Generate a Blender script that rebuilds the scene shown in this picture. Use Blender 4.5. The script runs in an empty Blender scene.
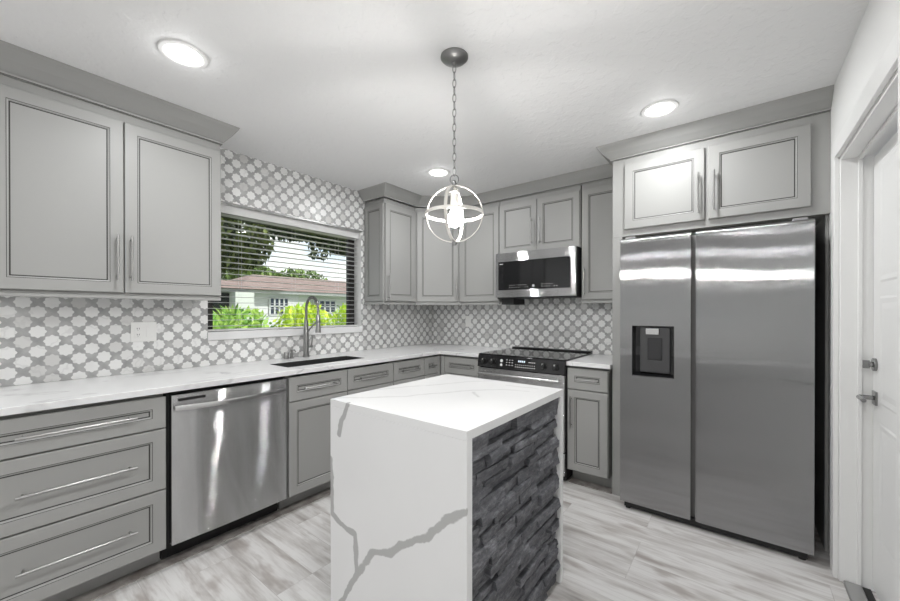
import bpy, bmesh, math, random
from mathutils import Vector, Matrix, Euler
random.seed(7)
PI = math.pi
scene = bpy.context.scene
COL = scene.collection

# ------------------------------------------------------------------ camera
cam_data = bpy.data.cameras.new('camera')
cam = bpy.data.objects.new('camera', cam_data)
COL.objects.link(cam)
cam_data.sensor_width = 36.0
cam_data.lens = 373.17 / 900.0 * 36.0
cam_data.shift_y = (312.98 - 300.5) / 900.0
cam_data.clip_start = 0.02
cam.location = (2.8703, -3.3707, 1.2821)
cam.rotation_euler = (PI / 2 - 0.003, 0, 0.6586)
scene.camera = cam

# ------------------------------------------------------------------ view
scene.view_settings.view_transform = 'Standard'
scene.view_settings.look = 'None'
scene.view_settings.gamma = 1.0
scene.view_settings.use_curve_mapping = False
scene.view_settings.exposure = 0.2

# ------------------------------------------------------------------ world: cloudy bright sky
world = bpy.data.worlds.new('sky'); scene.world = world
world.use_nodes = True
wt = world.node_tree; wt.nodes.clear()
w_out = wt.nodes.new('ShaderNodeOutputWorld'); w_bg = wt.nodes.new('ShaderNodeBackground')
w_tc = wt.nodes.new('ShaderNodeTexCoord'); w_n = wt.nodes.new('ShaderNodeTexNoise')
w_n.inputs['Scale'].default_value = 5.0; w_n.inputs['Detail'].default_value = 6.0
w_r = wt.nodes.new('ShaderNodeValToRGB')
w_r.color_ramp.elements[0].position = 0.36; w_r.color_ramp.elements[0].color = (0.45, 0.66, 0.95, 1)
w_r.color_ramp.elements[1].position = 0.52; w_r.color_ramp.elements[1].color = (1.0, 1.0, 1.0, 1)
wt.links.new(w_tc.outputs['Generated'], w_n.inputs['Vector'])
wt.links.new(w_n.outputs['Fac'], w_r.inputs['Fac'])
wt.links.new(w_r.outputs['Color'], w_bg.inputs['Color'])
w_bg.inputs['Strength'].default_value = 1.15
wt.links.new(w_bg.outputs['Background'], w_out.inputs['Surface'])

# ------------------------------------------------------------------ lights
def light(name, kind, loc, energy, rot=(0, 0, 0), color=(1, 1, 1), **kw):
    l = bpy.data.lights.new(name, kind); l.energy = energy; l.color = color
    for k, v in kw.items(): setattr(l, k, v)
    o = bpy.data.objects.new(name, l); COL.objects.link(o)
    o.location = loc; o.rotation_euler = rot
    return o
light('sun', 'SUN', (0, 0, 12), 2.5, rot=(math.radians(-14), math.radians(52), 0), color=(1, 0.98, 0.95), angle=0.02)
DOWN_W = 7.8           # each recessed downlight over the kitchen
FILL_W = 10.5            # unseen downlights added behind the camera as fill light

# ------------------------------------------------------------------ mesh helpers
class MB:
    def __init__(s): s.bm = bmesh.new(); s.mi = 0
    def poly(s, pts):
        f = s.bm.faces.new([s.bm.verts.new(p) for p in pts]); f.material_index = s.mi; return f
    def box(s, x0, x1, y0, y1, z0, z1):
        if x0 > x1: x0, x1 = x1, x0
        if y0 > y1: y0, y1 = y1, y0
        if z0 > z1: z0, z1 = z1, z0
        v = [s.bm.verts.new((x, y, z)) for x in (x0, x1) for y in (y0, y1) for z in (z0, z1)]
        for q in ((0, 1, 3, 2), (4, 6, 7, 5), (0, 4, 5, 1), (2, 3, 7, 6), (0, 2, 6, 4), (1, 5, 7, 3)):
            f = s.bm.faces.new([v[i] for i in q]); f.material_index = s.mi
        return s
    def prism(s, pts, vec):
        vec = Vector(vec)
        a = [s.bm.verts.new(p) for p in pts]; b = [s.bm.verts.new(Vector(p) + vec) for p in pts]
        n = len(pts)
        fs = [s.bm.faces.new(a[::-1]), s.bm.faces.new(b)]
        fs += [s.bm.faces.new((a[i], a[(i + 1) % n], b[(i + 1) % n], b[i])) for i in range(n)]
        for f in fs: f.material_index = s.mi
        return s
    def loft(s, rings, closed=False, cap=True):
        R = [[s.bm.verts.new(p) for p in r] for r in rings]
        n = len(R[0]); m = len(R)
        for k in range(m if closed else m - 1):
            A, B = R[k], R[(k + 1) % m]
            for i in range(n):
                f = s.bm.faces.new((A[i], A[(i + 1) % n], B[(i + 1) % n], B[i])); f.material_index = s.mi
        if cap and not closed:
            for r in (R[0][::-1], R[-1]):
                f = s.bm.faces.new(r); f.material_index = s.mi
        return s
    def tube(s, pts, r, n=12, closed=False, up=None):
        pts = [Vector(p) for p in pts]; m = len(pts); rings = []
        rr = r if isinstance(r, (list, tuple)) else [r] * m
        prev = None
        for i, p in enumerate(pts):
            t = (pts[(i + 1) % m] - pts[i - 1]) if closed else (pts[min(i + 1, m - 1)] - pts[max(i - 1, 0)])
            t.normalize()
            if prev is None:
                a = Vector((0, 0, 1)) if abs(t.z) < 0.9 else Vector((1, 0, 0))
            else: a = prev
            u = (a - t * a.dot(t)).normalized(); w = t.cross(u); prev = u
            rings.append([p + (u * math.cos(2 * PI * k / n) + w * math.sin(2 * PI * k / n)) * rr[i] for k in range(n)])
        return s.loft(rings, closed)
    def cyl(s, p0, p1, r, n=16, r2=None):
        return s.tube([p0, p1], [r, r if r2 is None else r2], n)
    def lathe(s, prof, c=(0, 0, 0), n=32, cap=True):
        c = Vector(c)
        return s.loft([[c + Vector((r * math.cos(2 * PI * k / n), r * math.sin(2 * PI * k / n), z)) for k in range(n)] for r, z in prof], cap=cap)
    def obj(s, name, mats, parent=None, bevel=0, seg=2, smooth=True, recalc=True, loc=None):
        if recalc: bmesh.ops.recalc_face_normals(s.bm, faces=s.bm.faces[:])
        me = bpy.data.meshes.new(name); s.bm.to_mesh(me); s.bm.free()
        for m in (mats if isinstance(mats, (list, tuple)) else [mats]): me.materials.append(m)
        if smooth:
            me.polygons.foreach_set('use_smooth', [True] * len(me.polygons)); me.set_sharp_from_angle(angle=0.6)
        o = bpy.data.objects.new(name, me); COL.objects.link(o)
        if parent: o.parent = parent
        if loc: o.location = loc
        if bevel:
            b = o.modifiers.new('bevel', 'BEVEL'); b.width = bevel; b.segments = seg; b.limit_method = 'ANGLE'; b.angle_limit = 0.6
        return o

def thing(name, label, cat, loc=(0, 0, 0), rz=0, group=None):
    o = bpy.data.objects.new(name, None); COL.objects.link(o)
    o.empty_display_size = 0.1
    o.location = loc; o.rotation_euler = (0, 0, rz)
    o['label'] = label; o['category'] = cat
    if group: o['group'] = group
    return o
def tag(o, label, cat, group=None, kind=None):
    o['label'] = label; o['category'] = cat
    if group: o['group'] = group
    if kind: o['kind'] = kind
    return o
def struct(o, label=None, cat=None):
    o['kind'] = 'structure'
    if label: o['label'] = label; o['category'] = cat
    return o
def clone(root, label, loc, rz=None, group=None):
    c = root.copy(); COL.objects.link(c); c.location = loc
    if rz is not None: c.rotation_euler = (0, 0, rz)
    c['label'] = label
    if group: c['group'] = group
    for ch in root.children:
        p = ch.copy(); COL.objects.link(p); p.parent = c
        for g in ch.children:
            q = g.copy(); COL.objects.link(q); q.parent = p
    return c

# ------------------------------------------------------------------ materials
class NT:
    def __init__(s, name):
        s.m = bpy.data.materials.new(name); s.m.use_nodes = True
        s.t = s.m.node_tree; s.t.nodes.clear()
        s.out = s.t.nodes.new('ShaderNodeOutputMaterial')
    def n(s, kind, ins=None, **kw):
        x = s.t.nodes.new(kind)
        for k, v in kw.items(): setattr(x, k, v)
        for k, v in (ins or {}).items():
            if isinstance(v, bpy.types.NodeSocket): s.t.links.new(v, x.inputs[k])
            else: x.inputs[k].default_value = v
        return x
    def math(s, op, a, b=None, c=None, clamp=False):
        x = s.t.nodes.new('ShaderNodeMath'); x.operation = op; x.use_clamp = clamp
        for i, v in enumerate((a, b, c)):
            if v is None: continue
            if isinstance(v, bpy.types.NodeSocket): s.t.links.new(v, x.inputs[i])
            else: x.inputs[i].default_value = v
        return x.outputs[0]
    def vmath(s, op, a, b=None):
        x = s.t.nodes.new('ShaderNodeVectorMath'); x.operation = op
        for i, v in enumerate((a, b)):
            if v is None: continue
            if isinstance(v, bpy.types.NodeSocket): s.t.links.new(v, x.inputs[i])
            elif isinstance(v, (int, float)): x.inputs[i].default_value = (v, v, v)
            else: x.inputs[i].default_value = v
        return x
    def mix(s, f, a, b):
        x = s.t.nodes.new('ShaderNodeMix'); x.data_type = 'RGBA'
        for k, v in ((0, f), (6, a), (7, b)):
            if isinstance(v, bpy.types.NodeSocket): s.t.links.new(v, x.inputs[k])
            else: x.inputs[k].default_value = v if k == 0 else (*v[:3], 1)
        return x.outputs[2]
    def ramp(s, f, stops):
        x = s.t.nodes.new('ShaderNodeValToRGB'); s.t.links.new(f, x.inputs[0])
        e = x.color_ramp.elements
        while len(e) < len(stops): e.new(0.5)
        for el, (p, c) in zip(e, stops):
            el.position = p; el.color = (*c, 1) if not isinstance(c, (int, float)) else (c, c, c, 1)
        return x.outputs[0]
    def smooth(s, v, lo, hi):       # 0 below lo, 1 above hi
        x = s.t.nodes.new('ShaderNodeMapRange'); x.interpolation_type = 'SMOOTHSTEP'
        s.t.links.new(v, x.inputs[0]); x.inputs[1].default_value = lo; x.inputs[2].default_value = hi
        return x.outputs[0]
    def bsdf(s, color, rough=0.5, metal=0.0, bump=None, bump_d=0.002, bump_s=1.0, **ins):
        b = s.t.nodes.new('ShaderNodeBsdfPrincipled')
        def put(k, v):
            if isinstance(v, bpy.types.NodeSocket): s.t.links.new(v, b.inputs[k])
            else: b.inputs[k].default_value = (*v, 1) if isinstance(v, tuple) and len(v) == 3 else v
        put('Base Color', color); put('Roughness', rough); put('Metallic', metal)
        for k, v in ins.items(): put(k.replace('_', ' '), v)
        if bump is not None:
            bp = s.n('ShaderNodeBump', {'Height': bump, 'Distance': bump_d, 'Strength': bump_s})
            s.t.links.new(bp.outputs[0], b.inputs['Normal'])
        s.t.links.new(b.outputs[0], s.out.inputs[0]); return s.m
    def pos(s): return s.n('ShaderNodeNewGeometry').outputs['Position']
    def oco(s): return s.n('ShaderNodeTexCoord').outputs['Object']
    def noise(s, vec, scale, detail=3, rough=0.5, **kw):
        return s.n('ShaderNodeTexNoise', {'Vector': vec, 'Scale': scale, 'Detail': detail, 'Roughness': rough}, **kw).outputs['Fac']
def plain(name, c, rough=0.5, metal=0.0, **k): return NT(name).bsdf(c, rough, metal, **k)

PAINT = plain('grey_cabinet_paint', (0.338, 0.338, 0.327), 0.42, Specular_IOR_Level=0.25)
GLAZE = plain('dark_glaze_line', (0.035, 0.034, 0.032), 0.5)
DARK = plain('black_plastic', (0.007, 0.007, 0.007), 0.5)
NICKEL = plain('brushed_nickel', (0.37, 0.367, 0.36), 0.30, 1.0)
DNICKEL = plain('dark_nickel', (0.30, 0.30, 0.295), 0.33, 1.0)
CHROME = plain('chrome', (0.26, 0.26, 0.26), 0.18, 1.0)
WHITE = plain('white_trim_paint', (0.80, 0.80, 0.79), 0.35)
PLATE = plain('white_plastic', (0.82, 0.82, 0.80), 0.3)
BLIND = plain('white_blind', (0.64, 0.64, 0.63), 0.4)
BRONZE = plain('bronze_window_frame', (0.018, 0.016, 0.015), 0.45)
GLASSBLK = plain('black_glass', (0.010, 0.010, 0.011), 0.05)
def steel(name, c, rough, along, k):
    """brushed steel: grooves tip the normals along one axis only"""
    t = NT(name); p = t.pos()
    big = t.vmath('SUBTRACT', t.n('ShaderNodeTexNoise', {'Vector': p, 'Scale': 1.6, 'Detail': 1.0}).outputs['Color'], 0.5).outputs[0]
    w1 = t.n('ShaderNodeTexWhiteNoise', {'Vector': t.vmath('MULTIPLY', p, 913.7).outputs[0]}, noise_dimensions='3D').outputs['Value']
    w2 = t.n('ShaderNodeTexWhiteNoise', {'Vector': t.vmath('MULTIPLY', p, 1371.3).outputs[0]}, noise_dimensions='3D').outputs['Value']
    w3 = t.n('ShaderNodeTexWhiteNoise', {'Vector': t.vmath('MULTIPLY', p, 2219.9).outputs[0]}, noise_dimensions='3D').outputs['Value']
    amp = t.math('MULTIPLY', t.math('SUBTRACT', t.math('ADD', t.math('ADD', w1, w2), w3), 1.5), k)
    tip = t.n('ShaderNodeVectorMath', operation='SCALE'); tip.inputs[0].default_value = along; t.t.links.new(amp, tip.inputs['Scale'])
    nn = t.n('ShaderNodeNewGeometry').outputs['Normal']
    nn = t.vmath('ADD', nn, tip.outputs[0]).outputs[0]
    nn = t.vmath('ADD', nn, t.vmath('MULTIPLY', big, 0.05).outputs[0]).outputs[0]
    nn = t.vmath('NORMALIZE', nn).outputs[0]
    return t.bsdf(c, rough, 1.0, Normal=nn)
STEEL_H = steel('stainless_brushed_sideways', (0.50, 0.50, 0.505), 0.07, (0, 0, 1), 0.62)
STEEL_V = steel('stainless_brushed_upright', (0.33, 0.33, 0.335), 0.075, (1, 0, 0), 0.60)
STEEL = plain('stainless', (0.58, 0.58, 0.58), 0.25, 1.0)

def wallpaint(name, c, bs):
    t = NT(name); p = t.pos()
    n = t.noise(p, 55, 3); n2 = t.noise(p, 18, 2)
    h = t.math('ADD', n, t.math('MULTIPLY', t.smooth(n2, 0.5, 0.6), 0.6))
    return t.bsdf(c, 0.65, 0, bump=h, bump_d=0.0025, bump_s=bs)
CEIL = wallpaint('ceiling_texture', (0.80, 0.80, 0.80), 0.7)
WALLP = wallpaint('white_wall_paint', (0.80, 0.80, 0.79), 0.15)

def seg_dist(t, p, a, b):
    a, b = Vector(a), Vector(b); ba = b - a; L2 = max(ba.dot(ba), 1e-9)
    pa = t.vmath('SUBTRACT', p, tuple(a)).outputs[0]
    h = t.math('MULTIPLY', t.vmath('DOT_PRODUCT', pa, tuple(ba)).outputs['Value'], 1.0 / L2, clamp=True)
    sc = t.n('ShaderNodeVectorMath', operation='SCALE'); sc.inputs[0].default_value = tuple(ba)
    t.t.links.new(h, sc.inputs['Scale'])
    return t.vmath('LENGTH', t.vmath('SUBTRACT', pa, sc.outputs[0]).outputs[0]).outputs['Value']
def vein(t, p, lines, w, soft):     # 1 on the vein, 0 away
    d = None
    for ln in lines:
        for a, b in zip(ln, ln[1:]):
            e = seg_dist(t, p, a, b)
            d = e if d is None else t.math('MINIMUM', d, e)
    m = t.smooth(d, w, w + soft)
    return t.math('SUBTRACT', 1.0, m)
def quartz(name, strong=(), faint=(), random_veins=False):
    t = NT(name); p = t.pos()
    nz = t.n('ShaderNodeTexNoise', {'Vector': p, 'Scale': 14.0, 'Detail': 4.0})
    off = t.vmath('SUBTRACT', nz.outputs['Color'], 0.5).outputs[0]
    wp = t.vmath('ADD', p, t.vmath('MULTIPLY', off, 0.035).outputs[0]).outputs[0]
    base = t.mix(t.math('MULTIPLY', t.noise(p, 5, 3), 0.5), (0.755, 0.755, 0.755), (0.70, 0.70, 0.70))
    col = base
    if random_veins:
        n1 = t.n('ShaderNodeTexNoise', {'Vector': t.n('ShaderNodeMapping', {'Vector': p, 'Rotation': (0, 0, 0.5), 'Scale': (2.6, 0.8, 1.0)}).outputs[0], 'Scale': 1.6, 'Detail': 5.0, 'Distortion': 0.6}).outputs['Fac']
        v = t.math('SUBTRACT', 1.0, t.smooth(t.math('ABSOLUTE', t.math('SUBTRACT', n1, 0.5)), 0.0, 0.018))
        v = t.math('MULTIPLY', v, t.smooth(t.noise(p, 2.3, 2), 0.45, 0.62))
        col = t.mix(t.math('MULTIPLY', v, 0.5), col, (0.42, 0.42, 0.42))
        n2 = t.math('MULTIPLY', t.smooth(t.noise(p, 9, 1), 0.72, 0.76), 0.30)
        col = t.mix(n2, col, (0.45, 0.45, 0.45))
    if faint:
        col = t.mix(t.math('MULTIPLY', vein(t, wp, faint, 0.001, 0.012), 0.42), col, (0.40, 0.40, 0.40))
    if strong:
        col = t.mix(t.math('MULTIPLY', vein(t, wp, strong, 0.0105, 0.005), 0.95), col, (0.40, 0.40, 0.395))
    return t.bsdf(col, 0.16, 0, Specular_IOR_Level=0.5)
IY = -2.432
ISL = quartz('veined_white_quartz',
    strong=[[(1.623, IY, 0.905), (1.585, IY, 0.84), (1.562, IY, 0.775)],
            [(1.508, IY, 0.66), (1.512, IY, 0.43), (1.58, IY, 0.408), (1.668, IY, 0.40), (1.679, IY, 0.24)],
            [(1.56, IY, 0.06), (1.65, IY, 0.20), (1.71, IY, 0.285), (1.775, IY, 0.372), (1.86, IY, 0.40), (1.92, IY, 0.448), (2.00, IY, 0.50), (2.06, IY, 0.542), (2.13, IY, 0.615), (2.215, IY, 0.665)]],
    faint=[[(1.49, -2.25, 0.914), (1.58, -2.05, 0.914), (1.66, -1.93, 0.914), (1.73, -1.77, 0.914), (1.86, -1.60, 0.914)],
           [(1.52, -2.40, 0.914), (1.71, -2.22, 0.914), (1.80, -2.06, 0.914), (1.88, -1.92, 0.914), (1.99, -1.82, 0.914), (2.10, -1.78, 0.914)],
           [(1.91, -1.95, 0.914), (1.98, -2.02, 0.914)],
           [(1.95, -1.72, 0.914), (2.10, -1.70, 0.914)]])
QTZ = quartz('white_quartz_counter', random_veins=True)

def star_tile(name, axis):      # axis: which world axis runs along the wall
    t = NT(name); p = t.pos()
    sp = t.n('ShaderNodeSeparateXYZ', {'Vector': p})
    u = sp.outputs[axis]; v = sp.outputs[2]; P = 0.1016
    us = t.math('ADD', t.math('DIVIDE', u, P), 40.0); vs = t.math('ADD', t.math('DIVIDE', t.math('SUBTRACT', v, 1.281), P), 40.0)
    def cell(o):
        a = t.math('ADD', us, o); b = t.math('ADD', vs, o)
        ia = t.math('ROUND', a); ib = t.math('ROUND', b)
        x = t.math('SUBTRACT', a, ia); y = t.math('SUBTRACT', b, ib)
        r = t.math('SQRT', t.math('ADD', t.math('MULTIPLY', x, x), t.math('MULTIPLY', y, y)))
        th = t.math('ARCTAN2', y, x)
        tri = t.math('PINGPONG', t.math('ADD', th, PI), PI / 8)         # 0 at points, pi/8 at notches
        lim = t.math('SUBTRACT', 0.328, t.math('MULTIPLY', tri, 0.058 / (PI / 8)))
        e = t.math('SUBTRACT', r, lim)                                   # <0 inside the star
        idv = t.n('ShaderNodeCombineXYZ', {'X': ia, 'Y': ib, 'Z': o * 7.3}).outputs[0]
        return e, t.n('ShaderNodeTexWhiteNoise', {'Vector': idv}, noise_dimensions='3D').outputs['Value']
    e1, r1 = cell(0.0); e2, r2 = cell(0.5)
    e = t.math('MINIMUM', e1, e2)
    first = t.math('LESS_THAN', e1, e2)
    rnd = t.math('ADD', t.math('MULTIPLY', r1, first), t.math('MULTIPLY', r2, t.math('SUBTRACT', 1.0, first)))
    star = t.math('SUBTRACT', 1.0, t.smooth(e, -0.012, 0.0))
    # grout between the grey concave tiles: the lines u=+-v joining star centres
    du = t.math('ABSOLUTE', t.math('SUBTRACT', t.math('FRACT', t.math('ADD', us, vs)), 0.5))
    dv = t.math('ABSOLUTE', t.math('SUBTRACT', t.math('FRACT', t.math('ADD', t.math('SUBTRACT', us, vs), 100.0)), 0.5))
    white = t.mix(rnd, (0.86, 0.86, 0.845), (0.62, 0.615, 0.60))
    white = t.ramp(rnd, [(0.0, (0.86, 0.86, 0.85)), (0.80, (0.80, 0.80, 0.79)), (1.0, (0.60, 0.595, 0.58))])
    gn = t.noise(p, 16, 4)
    grey = t.ramp(gn, [(0.30, (0.32, 0.32, 0.318)), (0.70, (0.50, 0.50, 0.495))])
    cl = t.smooth(t.math('ABSOLUTE', t.math('SUBTRACT', t.noise(p, 5, 4), 0.5)), 0.0, 0.02)
    white = t.mix(t.math('MULTIPLY', t.math('SUBTRACT', 1.0, cl), 0.22), white, (0.42, 0.42, 0.42))
    col = t.mix(star, grey, white)
    rim = t.math('SUBTRACT', 1.0, t.smooth(t.math('ABSOLUTE', t.math('ADD', e, -0.005)), 0.0, 0.018))
    col = t.mix(t.math('MULTIPLY', rim, 0.35), col, (0.50, 0.50, 0.49))
    h = t.math('SUBTRACT', 1.0, rim)
    return t.bsdf(col, 0.30, 0, bump=h, bump_d=0.0006, bump_s=0.5)
TILE_L = star_tile('star_mosaic_on_window_wall', 1)
TILE_B = star_tile('star_mosaic_on_range_wall', 0)

def planks(name):
    t = NT(name); p = t.pos()
    br = t.n('ShaderNodeTexBrick', {'Vector': p, 'Color1': (0, 0, 0, 1), 'Color2': (1, 1, 1, 1), 'Mortar': (0.5, 0.5, 0.5, 1), 'Scale': 1.0,
        'Mortar Size': 0.0012, 'Mortar Smooth': 0.0, 'Bias': 0.0, 'Brick Width': 1.22, 'Row Height': 0.18}, offset=0.37, offset_frequency=3)
    rnd = t.n('ShaderNodeSeparateColor', {'Color': br.outputs['Color']}).outputs[0]
    sh = t.n('ShaderNodeCombineXYZ', {'X': t.math('MULTIPLY', rnd, 37.0), 'Y': t.math('MULTIPLY', rnd, 11.0), 'Z': 0.0}).outputs[0]
    q = t.vmath('ADD', p, sh).outputs[0]
    g1 = t.noise(t.n('ShaderNodeMapping', {'Vector': q, 'Scale': (0.8, 6.0, 1.0)}).outputs[0], 2.2, 5, 0.6, )
    g2 = t.noise(t.n('ShaderNodeMapping', {'Vector': q, 'Scale': (2.0, 45.0, 1.0)}).outputs[0], 2.0, 4, 0.6)
    k = t.noise(t.n('ShaderNodeMapping', {'Vector': q, 'Scale': (2.2, 7.0, 1.0)}).outputs[0], 1.5, 3, 0.55)
    c = t.ramp(g1, [(0.30, (0.30, 0.275, 0.26)), (0.43, (0.52, 0.50, 0.485)), (0.55, (0.68, 0.67, 0.66)), (0.8, (0.74, 0.735, 0.725))])
    c = t.mix(t.math('MULTIPLY', t.smooth(g2, 0.48, 0.72), 0.30), c, (0.38, 0.35, 0.33))
    c = t.mix(t.math('MULTIPLY', t.smooth(k, 0.54, 0.72), 0.75), c, (0.31, 0.27, 0.25))
    c = t.mix(t.math('MULTIPLY', rnd, 0.16), c, (0.45, 0.43, 0.41))
    c = t.mix(t.math('MULTIPLY', br.outputs['Fac'], 0.45), c, (0.30, 0.28, 0.27))
    return t.bsdf(c, 0.38, 0, bump=t.math('SUBTRACT', g2, t.math('MULTIPLY', br.outputs['Fac'], 2.0)), bump_d=0.0008, bump_s=0.4)
FLOORM = planks('whitewashed_plank_floor')
def wood_strip():  # wood grain with the toe kick shade mixed into its dark tones
    t = NT('shade_darkened_wood_strip'); p = t.pos()
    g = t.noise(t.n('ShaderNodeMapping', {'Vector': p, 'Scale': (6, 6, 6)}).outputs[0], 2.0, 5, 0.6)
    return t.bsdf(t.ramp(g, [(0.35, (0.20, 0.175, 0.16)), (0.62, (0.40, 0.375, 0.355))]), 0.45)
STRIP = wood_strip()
def slate():
    t = NT('dark_split_slate'); p = t.pos()
    isl = t.n('ShaderNodeNewGeometry').outputs['Random Per Island']
    n1 = t.noise(t.n('ShaderNodeMapping', {'Vector': p, 'Scale': (1, 10, 34)}).outputs[0], 1.6, 6, 0.65)
    n2 = t.noise(p, 60, 5, 0.6)
    c = t.ramp(n1, [(0.25, (0.036, 0.037, 0.042)), (0.5, (0.115, 0.117, 0.128)), (0.75, (0.31, 0.313, 0.333))])
    c = t.mix(t.math('MULTIPLY', isl, 0.55), c, (0.070, 0.071, 0.078))
    c = t.mix(t.smooth(n2, 0.58, 0.78), c, (0.24, 0.24, 0.245))
    return t.bsdf(c, 0.62, 0, bump=t.math('ADD', n1, t.math('MULTIPLY', n2, 0.6)), bump_d=0.006, bump_s=0.9)
SLATE = slate()
def emit(name, c, s):
    t = NT(name); e = t.n('ShaderNodeEmission', {'Color': (*c, 1), 'Strength': s})
    t.t.links.new(e.outputs[0], t.out.inputs[0]); return t.m
LENS = emit('lit_led_lens', (1, 0.99, 0.97), 9.0)
BULB = emit('lit_bulb', (1, 0.98, 0.95), 430.0)
def pane():
    t = NT('clear_glass')
    fr = t.n('ShaderNodeFresnel', {'IOR': 1.45}).outputs[0]
    a = t.n('ShaderNodeBsdfTransparent', {'Color': (0.97, 0.99, 0.98, 1)}); b = t.n('ShaderNodeBsdfGlossy', {'Roughness': 0.02})
    m = t.n('ShaderNodeMixShader', {0: t.math('MULTIPLY', fr, 0.35), 1: a.outputs[0], 2: b.outputs[0]})
    t.t.links.new(m.outputs[0], t.out.inputs[0]); return t.m
PANE = pane()
def leafmat(name, c1, c2):
    t = NT(name)
    r = t.n('ShaderNodeNewGeometry').outputs['Random Per Island']
    return t.bsdf(t.mix(r, c1, c2), 0.5, 0)
LEAF_DK = leafmat('dark_leaves', (0.018, 0.032, 0.010), (0.24, 0.29, 0.07))
LEAF_MD = leafmat('mid_leaves', (0.05, 0.10, 0.02), (0.22, 0.32, 0.07))
LEAF_OAK = leafmat('oak_leaves', (0.018, 0.030, 0.012), (0.07, 0.10, 0.035))
LEAF_YL = leafmat('chartreuse_leaves', (0.36, 0.62, 0.03), (0.85, 0.92, 0.10))
LEAF_GR = leafmat('palm_leaves', (0.15, 0.38, 0.05), (0.55, 0.75, 0.15))
BARK = plain('bark', (0.10, 0.08, 0.06), 0.9)
LAWN = plain('lawn_grass', (0.12, 0.17, 0.07), 0.9)
STUCCO = plain('white_stucco', (0.86, 0.85, 0.84), 0.8)
STUCCO_G = plain('pale_green_stucco', (0.72, 0.74, 0.67), 0.8)
def shingles():
    t = NT('brown_roof_shingles'); p = t.pos()
    br = t.n('ShaderNodeTexBrick', {'Vector': t.n('ShaderNodeMapping', {'Vector': p, 'Rotation': (0, 0, PI / 2)}).outputs[0],
        'Color1': (0.28, 0.195, 0.17, 1), 'Color2': (0.36, 0.265, 0.235, 1), 'Mortar': (0.20, 0.13, 0.11, 1), 'Scale': 1.0, 'Mortar Size': 0.012,
        'Brick Width': 0.45, 'Row Height': 0.22})
    return t.bsdf(br.outputs['Color'], 0.9)
ROOFM = shingles()

# ================================================================== SETTING
W, H, D = 3.25, 2.43, 10.5
WD0, WD1, WZ0, WZ1 = 1.06, 2.37, 1.145, 2.045       # window opening on the left wall (distance from back wall)
m = MB(); m.box(-0.0, W + 0.5, -D, 0, -0.1, 0); struct(m.obj('floor', FLOORM, smooth=False))
m = MB(); m.box(-0.14, W + 0.5, -D - 0.12, 0.12, H, H + 0.1); struct(m.obj('ceiling', CEIL, smooth=False))
m = MB(); m.box(-0.14, W + 0.5, 0, 0.12, -0.1, H); struct(m.obj('wall_back', WALLP, smooth=False))
m = MB()
m.box(-0.14, 0, -D, -WD1, -0.1, H); m.box(-0.14, 0, -WD0, 0, -0.1, H)
m.box(-0.14, 0, -WD1, -WD0, -0.1, WZ0 - 0.06); m.box(-0.14, 0, -WD1, -WD0, WZ1, H)
struct(m.obj('wall_left', WALLP, smooth=False))
DD0, DD1, DZ = 0.82, 1.72, 2.015                       # doorway in the right wall
m = MB()
m.box(W, W + 0.16, -DD0, 0, -0.1, H); m.box(W, W + 0.16, -D, -DD1, -0.1, H); m.box(W, W + 0.16, -DD1, -DD0, DZ, H)
struct(m.obj('wall_right', WALLP, smooth=False))
m = MB(); m.box(-0.14, W + 0.5, -D - 0.12, -D, -0.1, H); struct(m.obj('wall_front', WALLP, smooth=False))

# window: bronze frame + pane, set in the outer half of the wall
m = MB(); xa, xb = -0.135, -0.098; fw = 0.07
m.box(xa, xb, -WD1, -WD1 + fw, WZ0, WZ1); m.box(xa, xb, -WD0 - fw, -WD0, WZ0, WZ1)
m.box(xa, xb, -WD1 + fw, -WD0 - fw, WZ0, WZ0 + 0.012); m.box(xa, xb, -WD1 + fw, -WD0 - fw, WZ1 - fw, WZ1)
win = struct(m.obj('window_1', BRONZE, bevel=0.002), 'dark bronze framed window over the kitchen sink', 'window')
m = MB(); m.box(-0.120, -0.116, -WD1 + fw, -WD0 - fw, WZ0 + 0.012, WZ1 - fw); m.obj('pane', PANE, win, smooth=False)
m = MB(); m.box(-0.10, 0.022, -WD1 - 0.004, -WD0 + 0.004, WZ0 - 0.058, WZ0 - 0.001)
sill = m.obj('trim_1', QTZ, bevel=0.003); struct(sill, 'white marble sill under the kitchen window', 'window sill')
m = MB(); m.box(0.0085, 0.014, -WD1, -WD0 + 0.01, WZ1 + 0.001, WZ1 + 0.012)
struct(m.obj('trim_2', DNICKEL), 'thin dark metal edge strip under the tiles above the window', 'tile trim')

# tiled backsplash
m = MB(); tx = 0.008
m.box(0, tx, -3.40, -WD1 - 0.0, 0.9145, H); m.box(0, tx, -WD0 , -0.0085, 0.9145, H)
m.box(0, tx, -WD1, -WD0, 0.9145, WZ0 - 0.06); m.box(0, tx, -WD1, -WD0, WZ1, H)
tag(struct(m.obj('tile_backsplash', TILE_L, smooth=False)), 'grey and white star mosaic tiles around the window above the sink counter', 'backsplash')
m = MB(); m.box(0.0, 2.168, -0.008, 0, 0.9145, 1.42)
tag(struct(m.obj('tile_backsplash', TILE_B, smooth=False)), 'grey and white star mosaic tiles behind the black range', 'backsplash')

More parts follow.
